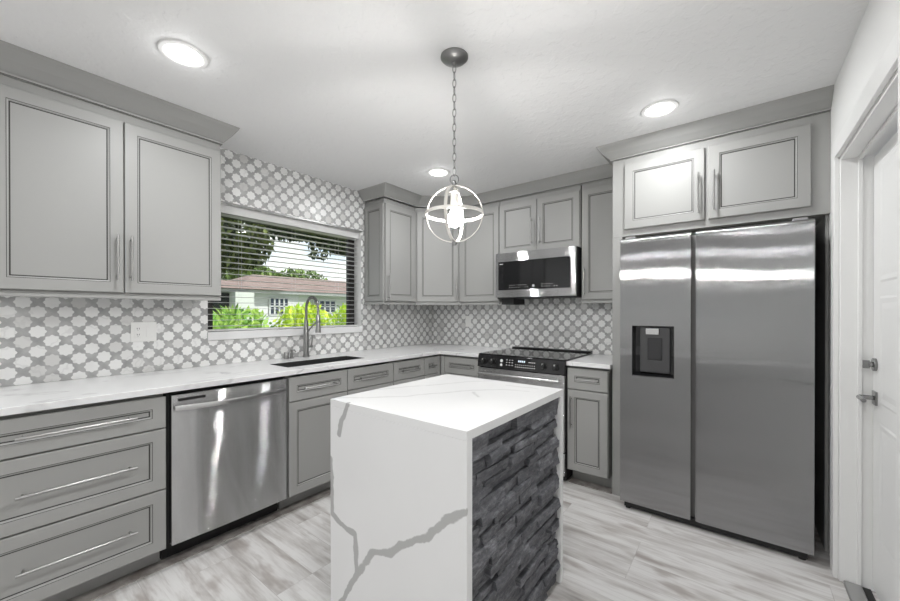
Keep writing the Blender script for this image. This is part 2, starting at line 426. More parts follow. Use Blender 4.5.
# door + casing on the right wall
door = thing('door_1', 'white panelled door with lever and deadbolt beside the fridge', 'door', (W, -DD0, 0))
door['kind'] = 'structure'
m = MB(); dw = DD1 - DD0
m.box(0.108, 0.148, -dw + 0.004, -0.004, 0.02, DZ - 0.025)
dl = m.obj('door_leaf', WHITE, door, bevel=0.003)
def raised_door_panel(z0, z1, y0, y1, nm):
    mm = MB(); rings = []
    for ins, x in ((0, 0.1075), (0.010, 0.1045), (0.03, 0.1068), (0.055, 0.1048)):
        rings.append([(x, y0 + ins, z0 + ins), (x, y1 - ins, z0 + ins), (x, y1 - ins, z1 - ins), (x, y0 + ins, z1 - ins)])
    mm.loft(rings); return mm.obj(nm, WHITE, door, smooth=False)
for z0, z1 in ((0.27, 0.80), (0.88, 1.35), (1.41, 1.94)):
    raised_door_panel(z0, z1, -dw + 0.12, -dw / 2 - 0.05, 'door_panel')
    raised_door_panel(z0, z1, -dw / 2 + 0.05, -0.12, 'door_panel')
m = MB(); m.box(0.100, 0.108, -0.085, -0.030, 0.865, 0.925); m.cyl((0.10, -0.058, 0.895), (0.055, -0.058, 0.895), 0.010)
m.tube([(0.058, -0.058, 0.895), (0.052, -0.075, 0.896), (0.050, -0.17, 0.897)], 0.009, 10)
h = m.obj('door_lever', CHROME, door, bevel=0.001); h['label'] = 'chrome lever handle'
m = MB(); m.cyl((0.108, -0.058, 1.045), (0.097, -0.058, 1.045), 0.029, 24); m.cyl((0.097, -0.058, 1.045), (0.085, -0.058, 1.045), 0.012)
m.box(0.066, 0.088, -0.064, -0.052, 1.027, 1.063)
h = m.obj('deadbolt', CHROME, door, bevel=0.001); h['label'] = 'chrome deadbolt thumb turn'
# jamb, stop, casing, threshold
m = MB()
m.box(W + 0.001, W + 0.159, -DD0 - 0.012, -DD0 - 0.0005, 0, DZ - 0.0005); m.box(W + 0.001, W + 0.159, -DD1 + 0.0005, -DD1 + 0.012, 0, DZ - 0.0005)
m.box(W + 0.001, W + 0.159, -DD1 + 0.012, -DD0 - 0.012, DZ - 0.012, DZ - 0.0005)
m.box(W + 0.058, W + 0.072, -DD0 - 0.024, -DD0 - 0.012, 0, DZ - 0.012); m.box(W + 0.058, W + 0.072, -DD1 + 0.012, -DD0 - 0.024, DZ - 0.026, DZ - 0.012)
struct(m.obj('trim_3', WHITE, bevel=0.0015), 'white door jamb and stop in the doorway beside the fridge', 'door jamb')
m = MB(); cw = 0.085
m.box(W - 0.018, W - 0.0005, -DD0 + 0.004, -DD0 + cw, 0, DZ + cw); m.box(W - 0.018, W - 0.0005, -DD1 - cw, -DD1 - 0.004, 0, DZ + cw)
m.box(W - 0.018, W - 0.0005, -DD1 - 0.004, -DD0 + 0.004, DZ + 0.004, DZ + cw)
struct(m.obj('trim_4', WHITE, bevel=0.002), 'white door casing on the wall beside the fridge', 'door casing')
m = MB(); m.box(W + 0.012, W + 0.072, -DD1 + 0.013, -DD0 - 0.025, 0.0005, 0.018)
struct(m.obj('trim_5', plain('aluminium', (0.5, 0.5, 0.5), 0.35, 1.0), bevel=0.004), 'silver metal threshold at the foot of the white door', 'threshold')
m = MB(); m.box(W + 0.074, W + 0.10, -DD1 + 0.013, -DD0 - 0.025, 0.0005, 0.012)
struct(m.obj('trim_6', DARK), 'dark rubber door seal strip behind the threshold', 'threshold')
m = MB(); m.box(W + 0.16, W + 0.5, -DD1 - 0.3, -DD0 + 0.3, -0.1, H)
# border planks along the cabinets, toe kick shade put into their darker brown
m = MB(); m.box(0.524, 0.602, -3.38, -0.655, 0.0003, 0.006); struct(m.obj('trim_7', STRIP), 'brown wood floor strip along the window side toe kicks, darkened for their shade', 'floor trim')
m = MB(); m.box(1.86, 2.166, -0.602, -0.524, 0.0003, 0.006); struct(m.obj('trim_8', STRIP), 'short brown wood floor strip below the cabinet beside the fridge, darkened for shade', 'floor trim')

# ================================================================== CABINETS
def front_panel(mb, x0, x1, z0, z1, yb, th=0.02, fw=0.052):
    """shaker front with glazed bead; outer face at y = yb - th"""
    def ring(i, d): y = yb - th + d; return [(x0 + i, y, z0 + i), (x1 - i, y, z0 + i), (x1 - i, y, z1 - i), (x0 + i, y, z1 - i)]
    seq = [(0.0, th, 0), (0.0, 0.0025, 0), (0.0025, 0.0, 0), (fw, 0.0, 0), (fw + 0.0006, 0.0018, 0), (fw + 0.0028, 0.0018, 1), (fw + 0.0085, 0.0045, 0), (fw + 0.0092, 0.0080, 0), (fw + 0.0142, 0.0080, 1)]
    bm = mb.bm; prev = None
    for i, d, mi in seq:
        vs = [bm.verts.new(p) for p in ring(i, d)]
        if prev:
            for k in range(4):
                f = bm.faces.new((prev[k], prev[(k + 1) % 4], vs[(k + 1) % 4], vs[k])); f.material_index = mi
        else: first = vs
        prev = vs
    bm.faces.new(prev); bm.faces.new(first[::-1])
    return mb
def pull(parent, c, length, axis, yb):
    """bar pull; c = (x, z) centre on the front; stands off from y = yb"""
    x, z = c; mm = MB(); yo = yb - 0.032; L = length / 2
    if axis == 'x':
        mm.cyl((x - L, yo, z), (x + L, yo, z), 0.0058, 12)
        for s in (-1, 1): mm.cyl((x + s * (L - 0.022), yb + 0.0005, z), (x + s * (L - 0.022), yo, z), 0.0045, 10); mm.cyl((x + s * (L - 0.027), yo, z), (x + s * (L - 0.017), yo, z), 0.0072, 12)
    else:
        mm.cyl((x, yo, z - L), (x, yo, z + L), 0.0058, 12)
        for s in (-1, 1): mm.cyl((x, yb + 0.0005, z + s * (L - 0.022)), (x, yo, z + s * (L - 0.022)), 0.0045, 10); mm.cyl((x, yo, z + s * (L - 0.027)), (x, yo, z + s * (L - 0.017)), 0.0072, 12)
    return mm.obj('handle', NICKEL, parent)
def front(parent, name, x0, x1, z0, z1, yb, hc=None, hl=0.2, ax='x', fw=0.052):
    mb = MB(); front_panel(mb, x0 + 0.0012, x1 - 0.0012, z0 + 0.001, z1 - 0.001, yb, fw=fw)
    o = mb.obj(name, [PAINT, GLAZE], parent, smooth=False, recalc=True)
    if hc: pull(o, hc, hl, ax, yb - 0.02)
    return o
BD = 0.618      # carcass depth, fronts add 0.02
LEFT = PI / 2
def base_cab(label, w, loc, rz, drawers=(), doors=(), x0=0.0, group='grey base cabinets', hollow=False, fill=False):
    t = thing('base_cabinet', label, 'cabinet', loc, rz, group)
    mb = MB()
    if hollow:      # open under the sink: floor, back, sides and front frame only
        mb.box(0.001, w - 0.001, -BD, -0.004, 0.104, 0.122); mb.box(0.001, 0.019, -BD + 0.019, -0.023, 0.122, 0.8835); mb.box(w - 0.019, w - 0.001, -BD + 0.019, -0.023, 0.122, 0.8835)
        mb.box(0.001, w - 0.001, -0.022, -0.004, 0.122, 0.8835); mb.box(0.001, w - 0.001, -BD, -BD + 0.018, 0.122, 0.852)
    else:
        mb.box(0.001, w - 0.001, -BD, -0.004, 0.104, 0.852); mb.box(0.001, w - 0.001, -BD + 0.035, -0.004, 0.852, 0.8835)
    if x0: mb.box(0.001, x0 - 0.002, -BD - 0.018, -BD, 0.104, 0.866)
    if fill: mb.box(w - 0.010, w + 0.0235, -BD - 0.018, -BD + 0.001, 0.104, 0.866)
    mb.obj('body', PAINT, t, smooth=False)
    mb = MB(); mb.box(0.001, w - 0.001, -0.52, -0.004, 0.0005, 0.104); mb.obj('toe_kick', PAINT, t, smooth=False)
    for (a, b, z0, z1, hl) in drawers: front(t, 'drawer', a, b, z0, z1, -BD - 0.0005, ((a + b) / 2, (z0 + z1) / 2), hl)
    for (a, b, z0, z1, hx, hz) in doors: front(t, 'door', a, b, z0, z1, -BD - 0.0005, None if hx is None else (hx, hz), 0.235, 'z')
    return t
g = 0.002
# window-side run, from the camera end (large distance from the back wall) to the corner
w = 0.612
base_cab('grey three drawer base cabinet nearest the camera, before the dishwasher', w, (0, -3.382, 0), LEFT,
    drawers=[(g, w - 0.003, 0.713, 0.866, 0.37), (g, w - 0.003, 0.413, 0.708, 0.37), (g, w - 0.003, 0.112, 0.408, 0.37)])
w = 2.140 - 1.2408; mid = 2.140 - 1.6945
base_cab('grey sink base cabinet with two drawer fronts, next after the dishwasher', w, (0, -2.140, 0), LEFT,
    drawers=[(g, mid - 0.0015, 0.713, 0.866, 0.26), (mid + 0.0015, w - g, 0.713, 0.866, 0.26)],
    doors=[(g, mid - 0.0015, 0.112, 0.708, mid - 0.03, 0.56), (mid + 0.0015, w - g, 0.112, 0.708, mid + 0.03, 0.56)], hollow=True)
w = 1.2398 - 0.8634
base_cab('medium grey base cabinet with one drawer, between sink cabinet and narrowest cabinet', w, (0, -1.2398, 0), LEFT,
    drawers=[(g, w - g, 0.713, 0.866, 0.21)], doors=[(g, w - g, 0.112, 0.708, w - 0.03, 0.56)])
w = 0.8624 - 0.662
base_cab('narrowest grey base cabinet, tight in the corner on the window side', w, (0, -0.8624, 0), LEFT,
    drawers=[(g, w - 0.012, 0.713, 0.866, 0.10)], doors=[(g, w - 0.012, 0.112, 0.708, None, 0)], fill=True)
w = 1.082 - 0.642
base_cab('grey corner base cabinet on the range wall, between corner and range', w, (0.642, 0, 0), 0,
    drawers=[(0.05, w - g, 0.713, 0.866, 0.24)], doors=[(0.05, w - g, 0.112, 0.708, None, 0)], x0=0.048)
w = 2.150 - 1.8585
base_cab('slim grey base cabinet between the range and the fridge', w, (1.8585, 0, 0), 0,
    drawers=[(g, w - g, 0.713, 0.866, 0.15)], doors=[(g, w - g, 0.112, 0.708, 0.034, 0.545)])

# ---- wall cabinets
ZB, ZD0, ZD1, ZT = 1.352, 1.383, 2.287, 2.335
def rail_mesh(t, x0, x1, yd):
    mb = MB(); mb.box(x0, x1, -yd - 0.012, -yd + 0.016, ZB, 1.368); mb.box(x0, x1, -yd - 0.005, -yd + 0.016, 1.368, 1.378)
    return mb.obj('light_rail', PAINT, t, bevel=0.002)
def wall_cab(label, w, loc, rz, depth, doors, z0=1.378, rail=True, group='grey wall cabinets'):
    t = thing('wall_cabinet', label, 'cabinet', loc, rz, group)
    mb = MB(); mb.box(0.0015, w - 0.0015, -depth + 0.02, -0.0095, z0, ZT - 0.0); mb.obj('body', PAINT, t, smooth=False)
    for (a, b, hx, hz) in doors: front(t, 'door', a, b, z0 + 0.005, ZD1, -depth + 0.0195, None if hx is None else (hx, hz), 0.24, 'z')
    if rail: rail_mesh(t, 0.0015, w - 0.0015, depth - 0.02)
    return t
LDP, BDP = 0.300, 0.284
w = 3.322 - 2.393; mid = 3.322 - 2.8635
wall_cab('large two door grey wall cabinet above the three drawer base and dishwasher', w, (0, -3.322, 0), LEFT, LDP,
    [(g, mid - 0.0015, mid - 0.030, 1.565), (mid + 0.0015, w - g, mid + 0.026, 1.565)])
w = 1.020 - 0.612
t = wall_cab('single door grey wall cabinet just past the window, panelled end facing it', w, (0, -1.020, 0), LEFT, LDP,
    [(0.004, w - g, 0.030, 1.515)])
# panelled end facing the window (looks towards the camera)
mb = MB(); front_panel(mb, 0.016, LDP - 0.022, ZD0, ZD1, 0, th=0.012, fw=0.045)
e = mb.obj('end_panel', [PAINT, GLAZE], t, smooth=False); e.rotation_euler = (0, 0, -PI / 2)
e.location = (0.0005, 0, 0)
mb = MB(); mb.box(-0.013, 0.0, -LDP + 0.012, -0.0095, ZB, 1.376); mb.obj('light_rail', PAINT, t, bevel=0.002)
# diagonal corner wall cabinet
A = Vector((0.300, -0.609)); B = Vector((0.608, -0.284))
t = thing('wall_cabinet', 'diagonal grey corner wall cabinet with one angled door', 'cabinet', (A.x, A.y, 0), math.atan2(B.y - A.y, B.x - A.x), 'grey wall cabinets')
L = (B - A).length; rot = Matrix.Rotation(-t.rotation_euler[2], 2)
def loc2(x, y): v = rot @ (Vector((x, y)) - A); return (v.x, v.y)
ang = math.atan2(B.y - A.y, B.x - A.x); nrm = Vector((math.sin(ang), -math.cos(ang)))
base = [loc2(0.0095, -0.0095), loc2(0.0095, -0.608), loc2(A.x - 0.018, -0.608), (0.004, 0.019), (L - 0.004, 0.019), loc2(0.607, -0.268), loc2(0.607, -0.0095)]
mb = MB(); mb.prism([(x, y, 1.378) for x, y in base], (0, 0, ZT - 1.378)); mb.obj('body', PAINT, t, smooth=False)
front(t, 'door', 0.008, L - 0.012, ZD0, ZD1, 0.0185, (L - 0.040, 1.515), 0.24, 'z')
mb = MB(); mb.box(0.004, L - 0.004, -0.008, 0.016, ZB, 1.368); mb.box(0.004, L - 0.004, -0.002, 0.016, 1.368, 1.378); mb.obj('light_rail', PAINT, t, bevel=0.002)
w = 1.068 - 0.610
wall_cab('single door grey wall cabinet between the diagonal corner cabinet and the microwave', w, (0.610, 0, 0), 0, BDP, [(0.004, w - g, None, 0)])
w = 1.836 - 1.070
wall_cab('short two door grey wall cabinet above the microwave', w, (1.070, 0, 0), 0, BDP,
    [(g, w / 2 - 0.0015, w / 2 - 0.042, 2.0), (w / 2 + 0.0015, w - 0.006, w / 2 + 0.036, 2.0)], z0=1.818, rail=False)
w = 2.166 - 1.842
wall_cab('tall narrow grey wall cabinet between the microwave and the fridge', w, (1.842, 0, 0), 0, BDP, [(0.006, w - g, 0.032, 1.53)])
# fridge enclosure
m = MB(); m.box(2.1685, 2.2335, -0.600, -0.0015, 0.0005, 1.7995)
tag(m.obj('end_panel', PAINT, bevel=0.0015), 'tall grey upright panel between the slim base cabinet and the fridge', 'panel')
m = MB(); m.box(3.236, 3.2495, -0.560, -0.0015, 0.0005, 1.7995)
tag(m.obj('end_panel', PAINT, bevel=0.0015), 'grey upright panel between the fridge and the white doorway wall', 'panel')
t = thing('wall_cabinet', 'deep two door grey cabinet above the fridge', 'cabinet', (2.1685, 0, 0), 0, 'grey wall cabinets')
mb = MB(); mb.box(0, 1.081, -0.600, -0.0015, 1.80, ZT); mb.obj('body', PAINT, t, bevel=0.0015)
front(t, 'door', 0.080, 0.535, 1.845, ZD1, -0.6005, (0.505, 2.01), 0.24, 'z')
front(t, 'door', 0.553, 1.006, 1.845, ZD1, -0.6005, (0.583, 2.01), 0.24, 'z')

# ---- crown mouldings (profile: out from the face, height)
PROF = [(0.0, 0.0), (0.012, 0.0), (0.012, 0.003), (0.014, 0.011), (0.022, 0.015), (0.060, 0.046), (0.092, 0.080), (0.100, 0.0945), (0.0, 0.0945)]
def crown(name, path, k, label, cat='crown moulding'):
    """path: list of (inner point, outward-offset point) pairs at the mitres; k scales the run-out"""
    m = MB(); rings = []
    for (ix, iy), (ox, oy) in path:
        rings.append([(ix + (ox - ix) * o / 0.1, iy + (oy - iy) * o / 0.1, ZT + z) for o, z in PROF])
    m.loft(rings)
    mi = m.bm.faces[:]
    o = m.obj(name, [PAINT, GLAZE], smooth=False)
    for p in o.data.polygons:
        c = p.center
        if abs(c.z - (ZT + 0.0015)) < 0.001: p.material_index = 1
    return struct(o, label, cat)
crown('trim_9', [((0.280, -3.40), (0.406, -3.40)), ((0.280, -2.394), (0.406, -2.327)), ((0.010, -2.394), (0.010, -2.327))], 1,
      'grey crown moulding above the large two door wall cabinet')
crown('trim_10', [((0.010, -1.034), (0.010, -1.108)), ((0.300, -1.034), (0.400, -1.108)), ((0.300, -0.614), (0.394, -0.622)), ((0.606, -0.284), (0.668, -0.384)),
      ((0.70, -0.284), (0.74, -0.335)), ((2.167, -0.270), (2.167, -0.333))], 1, 'grey crown moulding along the corner and microwave cabinets')
crown('trim_11', [((2.1685, -0.345), (2.080, -0.345)), ((2.1685, -0.600), (2.080, -0.692)), ((3.2495, -0.600), (3.2495, -0.692))], 1, 'grey crown moulding above the fridge cabinet')

# ================================================================== COUNTERTOPS, SINK, FAUCET
SX0, SX1, SD0, SD1 = 0.255, 0.510, 1.42, 2.075
CZ0, CZ1, CX = 0.884, 0.914, 0.650
m = MB()
xs = [0.001, SX0, SX1, CX]; ds = [3.40, SD1, SD0, 0.650, 0.001]
for i in range(3):
    for j in range(4):
        if i == 1 and j == 1: continue
        m.poly([(xs[i], -ds[j], CZ1), (xs[i + 1], -ds[j], CZ1), (xs[i + 1], -ds[j + 1], CZ1), (xs[i], -ds[j + 1], CZ1)])
m.poly([(CX, -0.65, CZ1), (1.0835, -0.65, CZ1), (1.0835, -0.001, CZ1), (CX, -0.001, CZ1)])
bmesh.ops.remove_doubles(m.bm, verts=m.bm.verts[:], dist=1e-5)
ex = bmesh.ops.extrude_face_region(m.bm, geom=m.bm.faces[:])
bmesh.ops.translate(m.bm, verts=[v for v in ex['geom'] if isinstance(v, bmesh.types.BMVert)], vec=(0, 0, CZ0 - CZ1))
tag(m.obj('countertop', QTZ, bevel=0.002), 'long white quartz countertop running under the window and into the corner', 'countertop', 'white quartz tops')
m = MB(); m.box(1.8585, 2.1675, -0.650, -0.001, CZ0, CZ1)
tag(m.obj('countertop', QTZ, bevel=0.002), 'short white quartz countertop between the range and the fridge', 'countertop', 'white quartz tops')

sk = thing('kitchen_sink', 'stainless undermount sink set in the countertop below the window', 'sink', (SX0, -SD1, 0))
sw, sl = SX1 - SX0, SD1 - SD0
m = MB(); r = 0.012
def rr(x0, x1, y0, y1, z): return [(x0, y0, z), (x1, y0, z), (x1, y1, z), (x0, y1, z)]
m.loft([rr(-0.012, sw + 0.012, -0.012, sl + 0.012, CZ0 - 0.001), rr(0.0024, sw - 0.0024, 0.0024, sl - 0.0024, CZ0 - 0.001), rr(0.0024, sw - 0.0024, 0.0024, sl - 0.0024, CZ1 - 0.001), rr(0.004, sw - 0.004, 0.004, sl - 0.004, CZ1 - 0.001), rr(0.005, sw - 0.005, 0.005, sl - 0.005, 0.70), rr(0.02, sw - 0.02, 0.02, sl - 0.02, 0.685)], cap=False)
m.poly(rr(0.02, sw - 0.02, 0.02, sl - 0.02, 0.685))
m.obj('basin', plain('satin_sink_steel', (0.22, 0.22, 0.22), 0.35, 1.0), sk, smooth=False)
m = MB(); m.lathe([(0.045, 0.6855), (0.045, 0.688), (0.03, 0.6875), (0.0, 0.6865)][:3], (sw / 2, sl / 2, 0), 20); m.obj('drain', CHROME, sk)

fa = thing('faucet', 'grey spring neck pull down faucet behind the sink', 'faucet', (0.085, -1.685, CZ1))
m = MB(); m.lathe([(0.028, 0.0005), (0.028, 0.012), (0.0235, 0.016), (0.0215, 0.05), (0.0205, 0.22), (0.017, 0.24), (0.015, 0.30)], n=24); m.obj('body', DNICKEL, fa)
m = MB(); arc = [(0.0, 0, 0.24)]
for i in range(0, 19):
    a = PI - PI * i / 18; arc.append((0.085 + 0.085 * math.cos(a), 0, 0.385 + 0.10 * math.sin(a)))
arc.append((0.17, 0, 0.345))
m.tube(arc, 0.0088, 12); m.obj('hose', DNICKEL, fa)
m = MB(); pts = []; N = 420
import bisect
segL = [0]
for a, b in zip(arc, arc[1:]): segL.append(segL[-1] + (Vector(b) - Vector(a)).length)
def at_arc(s):
    i = min(max(bisect.bisect(segL, s) - 1, 0), len(arc) - 2); f = (s - segL[i]) / (segL[i + 1] - segL[i])
    p = Vector(arc[i]).lerp(Vector(arc[i + 1]), f); t = (Vector(arc[i + 1]) - Vector(arc[i])).normalized(); return p, t
for k in range(N):
    p, t_ = at_arc(0.03 + (segL[-1] - 0.04) * k / (N - 1)); u = Vector((0, 1, 0)); v = t_.cross(u); a = 2 * PI * 34 * k / (N - 1)
    pts.append(p + (u * math.cos(a) + v * math.sin(a)) * 0.0108)
m.tube(pts, 0.0022, 5); m.obj('spring', DNICKEL, fa)
m = MB(); m.lathe([(0.013, 0.345), (0.017, 0.335), (0.017, 0.25), (0.021, 0.225), (0.021, 0.205)], (0.17, 0, 0), 20); m.obj('spray_head', DNICKEL, fa)
m = MB(); m.tube([(0.0, 0, 0.19), (0.10, 0, 0.262), (0.148, 0, 0.285)], 0.006, 8); m.tube([(0.17 + 0.022 * math.cos(i * PI / 8), 0.022 * math.sin(i * PI / 8), 0.288) for i in range(16)], 0.004, 6, closed=True)
m.obj('holder_arm', DNICKEL, fa)
m = MB(); m.cyl((0, 0, 0.085), (0.0, 0.055, 0.085), 0.011); m.tube([(0.0, 0.048, 0.085), (0.002, 0.052, 0.13), (0.004, 0.054, 0.17)], 0.005, 8); m.obj('lever', DNICKEL, fa)
so = thing('soap_dispenser', 'small dark deck mounted soap pump beside the faucet', 'soap dispenser', (0.07, -1.80, CZ1))
m = MB(); m.lathe([(0.018, 0.0005), (0.018, 0.006), (0.012, 0.010), (0.012, 0.045)], n=18); m.obj('collar', DNICKEL, so)
m = MB(); m.lathe([(0.007, 0.045), (0.007, 0.06), (0.011, 0.062), (0.011, 0.07)], n=14); m.tube([(0, 0, 0.066), (0.04, 0, 0.068), (0.055, 0, 0.055)], 0.0045, 8); m.obj('pump', DNICKEL, so)
ag = thing('air_gap', 'short dark capped air gap beside the soap pump', 'air gap', (0.07, -1.845, CZ1))
m = MB(); m.lathe([(0.019, 0.0005), (0.019, 0.045), (0.016, 0.052), (0.004, 0.055)], n=18); m.obj('cap', DNICKEL, ag)

# outlets
op = thing('outlet_plate', 'white double outlet and switch plate on tiles under the large wall cabinet', 'outlet', (tx + 0.0005, -2.716, 1.161), LEFT)
m = MB(); m.box(-0.0625, 0.0625, -0.005, 0, -0.060, 0.060); m.obj('plate', PLATE, op, bevel=0.002)
m = MB(); m.box(-0.045, -0.011, -0.007, -0.0051, -0.033, 0.033); gf = m.obj('socket', PLATE, op, bevel=0.001)
for z in (-0.020, 0.016):
    m = MB()
    for x in (-0.034, -0.024): m.box(x, x + 0.0025, -0.0074, -0.00705, z, z + 0.009)
    m.box(-0.0305, -0.0275, -0.0074, -0.00705, z - 0.007, z - 0.004)
    m.obj('slots', DARK, gf)
m = MB(); m.box(0.012, 0.046, -0.008, -0.0051, -0.033, 0.033); m.obj('rocker', PLATE, op, bevel=0.001)
op = thing('outlet_plate', 'white single outlet plate on tiles near the corner left of the range', 'outlet', (0.523, -0.0085, 1.177))
m = MB(); m.box(-0.035, 0.035, -0.005, 0, -0.059, 0.059); m.obj('plate', PLATE, op, bevel=0.002)
m = MB(); m.box(-0.017, 0.017, -0.007, -0.0051, -0.033, 0.033); m.obj('socket', PLATE, op, bevel=0.001)

# ================================================================== WINDOW BLIND
bl = thing('window_blind', 'white horizontal slat blind hanging open in the kitchen window', 'blind', (-0.052, -(WD0 + WD1) / 2, 0))
hw = (WD1 - WD0) / 2 - 0.006
m = MB(); m.box(-0.025, 0.028, -hw, hw, 1.985, WZ1 - 0.002); m.obj('headrail', BLIND, bl, bevel=0.002)
nsl = 20; zs0, zs1 = 1.180, 1.972
slat0 = None
for i in range(nsl):
    z = zs0 + (zs1 - zs0) * i / (nsl - 1)
    if slat0 is None:
        m = MB()
        m.prism([(-0.024, -hw, 0.0), (0.0, -hw, 0.0016), (0.024, -hw, 0.0), (0.025, -hw, 0.0020), (0.0, -hw, 0.0036), (-0.025, -hw, 0.0020)], (0, 2 * hw, 0))
        s_ = slat0 = m.obj('slat', BLIND, bl, smooth=False)
    else:
        s_ = slat0.copy(); COL.objects.link(s_); s_.parent = bl
    s_.location = (0, 0, z)
m = MB(); m.box(-0.025, 0.025, -hw, hw, WZ0 + 0.001, WZ0 + 0.014); m.obj('bottom_rail', BLIND, bl, bevel=0.002)
for y in (-0.42, 0.0, 0.42):
    m = MB()
    for x in (-0.0245, 0.0245): m.cyl((x, y, WZ0 + 0.014), (x, y, 1.985), 0.0007, 5)
    m.obj('cord', BLIND, bl)

# ================================================================== DISHWASHER
dwsh = thing('dishwasher', 'stainless dishwasher with bowed bar handle under the countertop', 'dishwasher', (0, -2.7545, 0), LEFT)
w = 0.602
m = MB(); m.box(0.002, w - 0.002, -0.60, -0.02, 0.114, 0.868); m.mi = 0; m.box(-0.008, 0.0015, -0.60, -0.30, 0.114, 0.868)
m.obj('tub', DARK, dwsh, smooth=False)
m = MB(); rings = []; nb = 14
outl = []
for i in range(nb + 1):
    u = i / nb; outl.append((0.003 + (w - 0.006) * u, -0.640 - 0.008 * (1 - (2 * u - 1) ** 2)))
poly = outl + [(w - 0.003, -0.602), (0.003, -0.602)]
m.prism([(x, y, 0.117) for x, y in poly], (0, 0, 0.864 - 0.117)); m.obj('door', STEEL_H, dwsh)
m = MB(); pts = []
for i in range(17):
    u = i / 16; pts.append((0.012 + (w - 0.024) * u, -0.652 - 0.050 * math.sin(PI * u) ** 0.8 - 0.004, 0.803))
rings = []
for x, y, z in pts: rings.append([(x, y - 0.007, z - 0.013), (x, y - 0.009, z), (x, y - 0.006, z + 0.012), (x, y + 0.006, z + 0.012), (x, y + 0.006, z - 0.013)])
m.loft(rings)
hdl = m.obj('handle', STEEL, dwsh, bevel=0.001); hdl['label'] = 'bowed stainless bar handle'
m = MB(); m.box(0.030, 0.150, -0.6480, -0.6405, 0.833, 0.846); m.obj('vent', DARK, dwsh)
m = MB(); m.box(-0.008, w - 0.002, -0.523, -0.45, 0.001, 0.1135); m.obj('toe_kick', DARK, dwsh)

# ================================================================== RANGE
RX0, RX1 = 1.087, 1.855
rg = thing('kitchen_range', 'black and stainless slide-in electric range on the tiled back wall', 'range', (RX0, 0, 0)); w = RX1 - RX0
m = MB(); m.box(0.001, w - 0.001, -0.635, -0.012, 0.02, 0.905); m.obj('body', DARK, rg, bevel=0.002)
m = MB(); m.box(-0.001, w + 0.001, -0.655, -0.012, 0.917, 0.9255); m.box(0.001, w - 0.001, -0.64, -0.012, 0.905, 0.917); m.obj('cooktop', GLASSBLK, rg, bevel=0.002)
m = MB(); m.box(0.0, w, -0.06, -0.0095, 0.926, 0.937); m.obj('rear_vent', DARK, rg, bevel=0.002)
m = MB(); gr = plain('burner_ring_print', (0.10, 0.10, 0.10), 0.3)
for x, y, r_ in ((0.20, -0.20, 0.085), (0.57, -0.20, 0.075), (0.20, -0.46, 0.10), (0.57, -0.46, 0.11), (0.385, -0.16, 0.05)):
    m.lathe([(r_, 0.9257), (r_ - 0.003, 0.9258)], (x, y, 0), 40, cap=False)
m.obj('burner_marks', gr, rg)
m = MB(); m.prism([(0, -0.64, 0.9165), (0, -0.662, 0.9165), (0, -0.680, 0.815), (0, -0.64, 0.815)], (w, 0, 0)); cp = m.obj('control_panel', GLASSBLK, rg, bevel=0.002)
fn = Vector((0, -0.985, 0.174))
def on_panel(x, f, off=0.0):      # f: 0 bottom, 1 top of the control panel
    return Vector((x, -0.680 + 0.018 * f, 0.815 + 0.1015 * f)) + Vector((0, -0.9846, 0.1746)) * off
for x in (0.062, 0.150, 0.60, 0.695):
    m = MB(); m.cyl(on_panel(x, 0.5, 0.0005), on_panel(x, 0.5, 0.008), 0.026, 24); m.cyl(on_panel(x, 0.5, 0.008), on_panel(x, 0.5, 0.030), 0.021, 24, 0.018)
    k = m.obj('knob', DARK, rg)
    m = MB(); a, b = on_panel(x - 0.0015, 0.55, 0.0302), on_panel(x + 0.0015, 0.55, 0.0302); m.poly([a, b, on_panel(x + 0.0015, 0.67, 0.0302), on_panel(x - 0.0015, 0.67, 0.0302)])
    m.obj('pointer', PLATE, k)
MARK = plain('panel_print', (0.75, 0.75, 0.75), 0.5)
DIG = emit('lit_clock_digits', (0.8, 0.9, 1.0), 1.2)
m = MB(); m.cyl(on_panel(0.232, 0.62, 0.0005), on_panel(0.232, 0.62, 0.0012), 0.013, 16); m.obj('start_mark', MARK, cp); m = MB(); m.cyl(on_panel(0.232, 0.30, 0.0005), on_panel(0.232, 0.30, 0.0012), 0.011, 16); m.obj('cancel_mark', MARK, cp); m = MB()
def dash(m, x, f, wd, hf):
    m.poly([on_panel(x, f, 0.0008), on_panel(x + wd, f, 0.0008), on_panel(x + wd, f + hf, 0.0008), on_panel(x, f + hf, 0.0008)])
rnd = random.Random(3)
for i in range(3):
    for j in range(3): dash(m, 0.275 + 0.026 * i, 0.30 + 0.2 * j, 0.012, 0.05)
m.obj('button_print', MARK, cp, smooth=False, recalc=False); m = MB()
for i in range(10): dash(m, 0.36 + 0.018 * i, 0.22, 0.009, 0.05); dash(m, 0.36 + 0.018 * i, 0.40, 0.007, 0.04)
m.obj('button_print', MARK, cp, smooth=False, recalc=False); m = MB()
for i in range(4): dash(m, 0.475 + 0.015 * i, 0.64, 0.010, 0.05)
m.obj('button_print', MARK, cp, smooth=False, recalc=False)
m = MB()
for i in range(4): dash(m, 0.385 + 0.016 * i, 0.62, 0.010, 0.14)
m.obj('clock_digits', DIG, cp, smooth=False, recalc=False)
m = MB(); m.box(0.004, w - 0.004, -0.672, -0.636, 0.235, 0.808); dr = m.obj('oven_door', STEEL_H, rg, bevel=0.003)
m = MB(); m.box(0.10, w - 0.10, -0.675, -0.6725, 0.34, 0.66); m.obj('window', GLASSBLK, dr)
m = MB(); m.tube([(0.03, -0.715, 0.765), (w - 0.03, -0.715, 0.765)], 0.012, 14)
for x in (0.06, w - 0.06): m.cyl((x, -0.672, 0.765), (x, -0.715, 0.765), 0.009)
m.obj('handle', STEEL, dr)
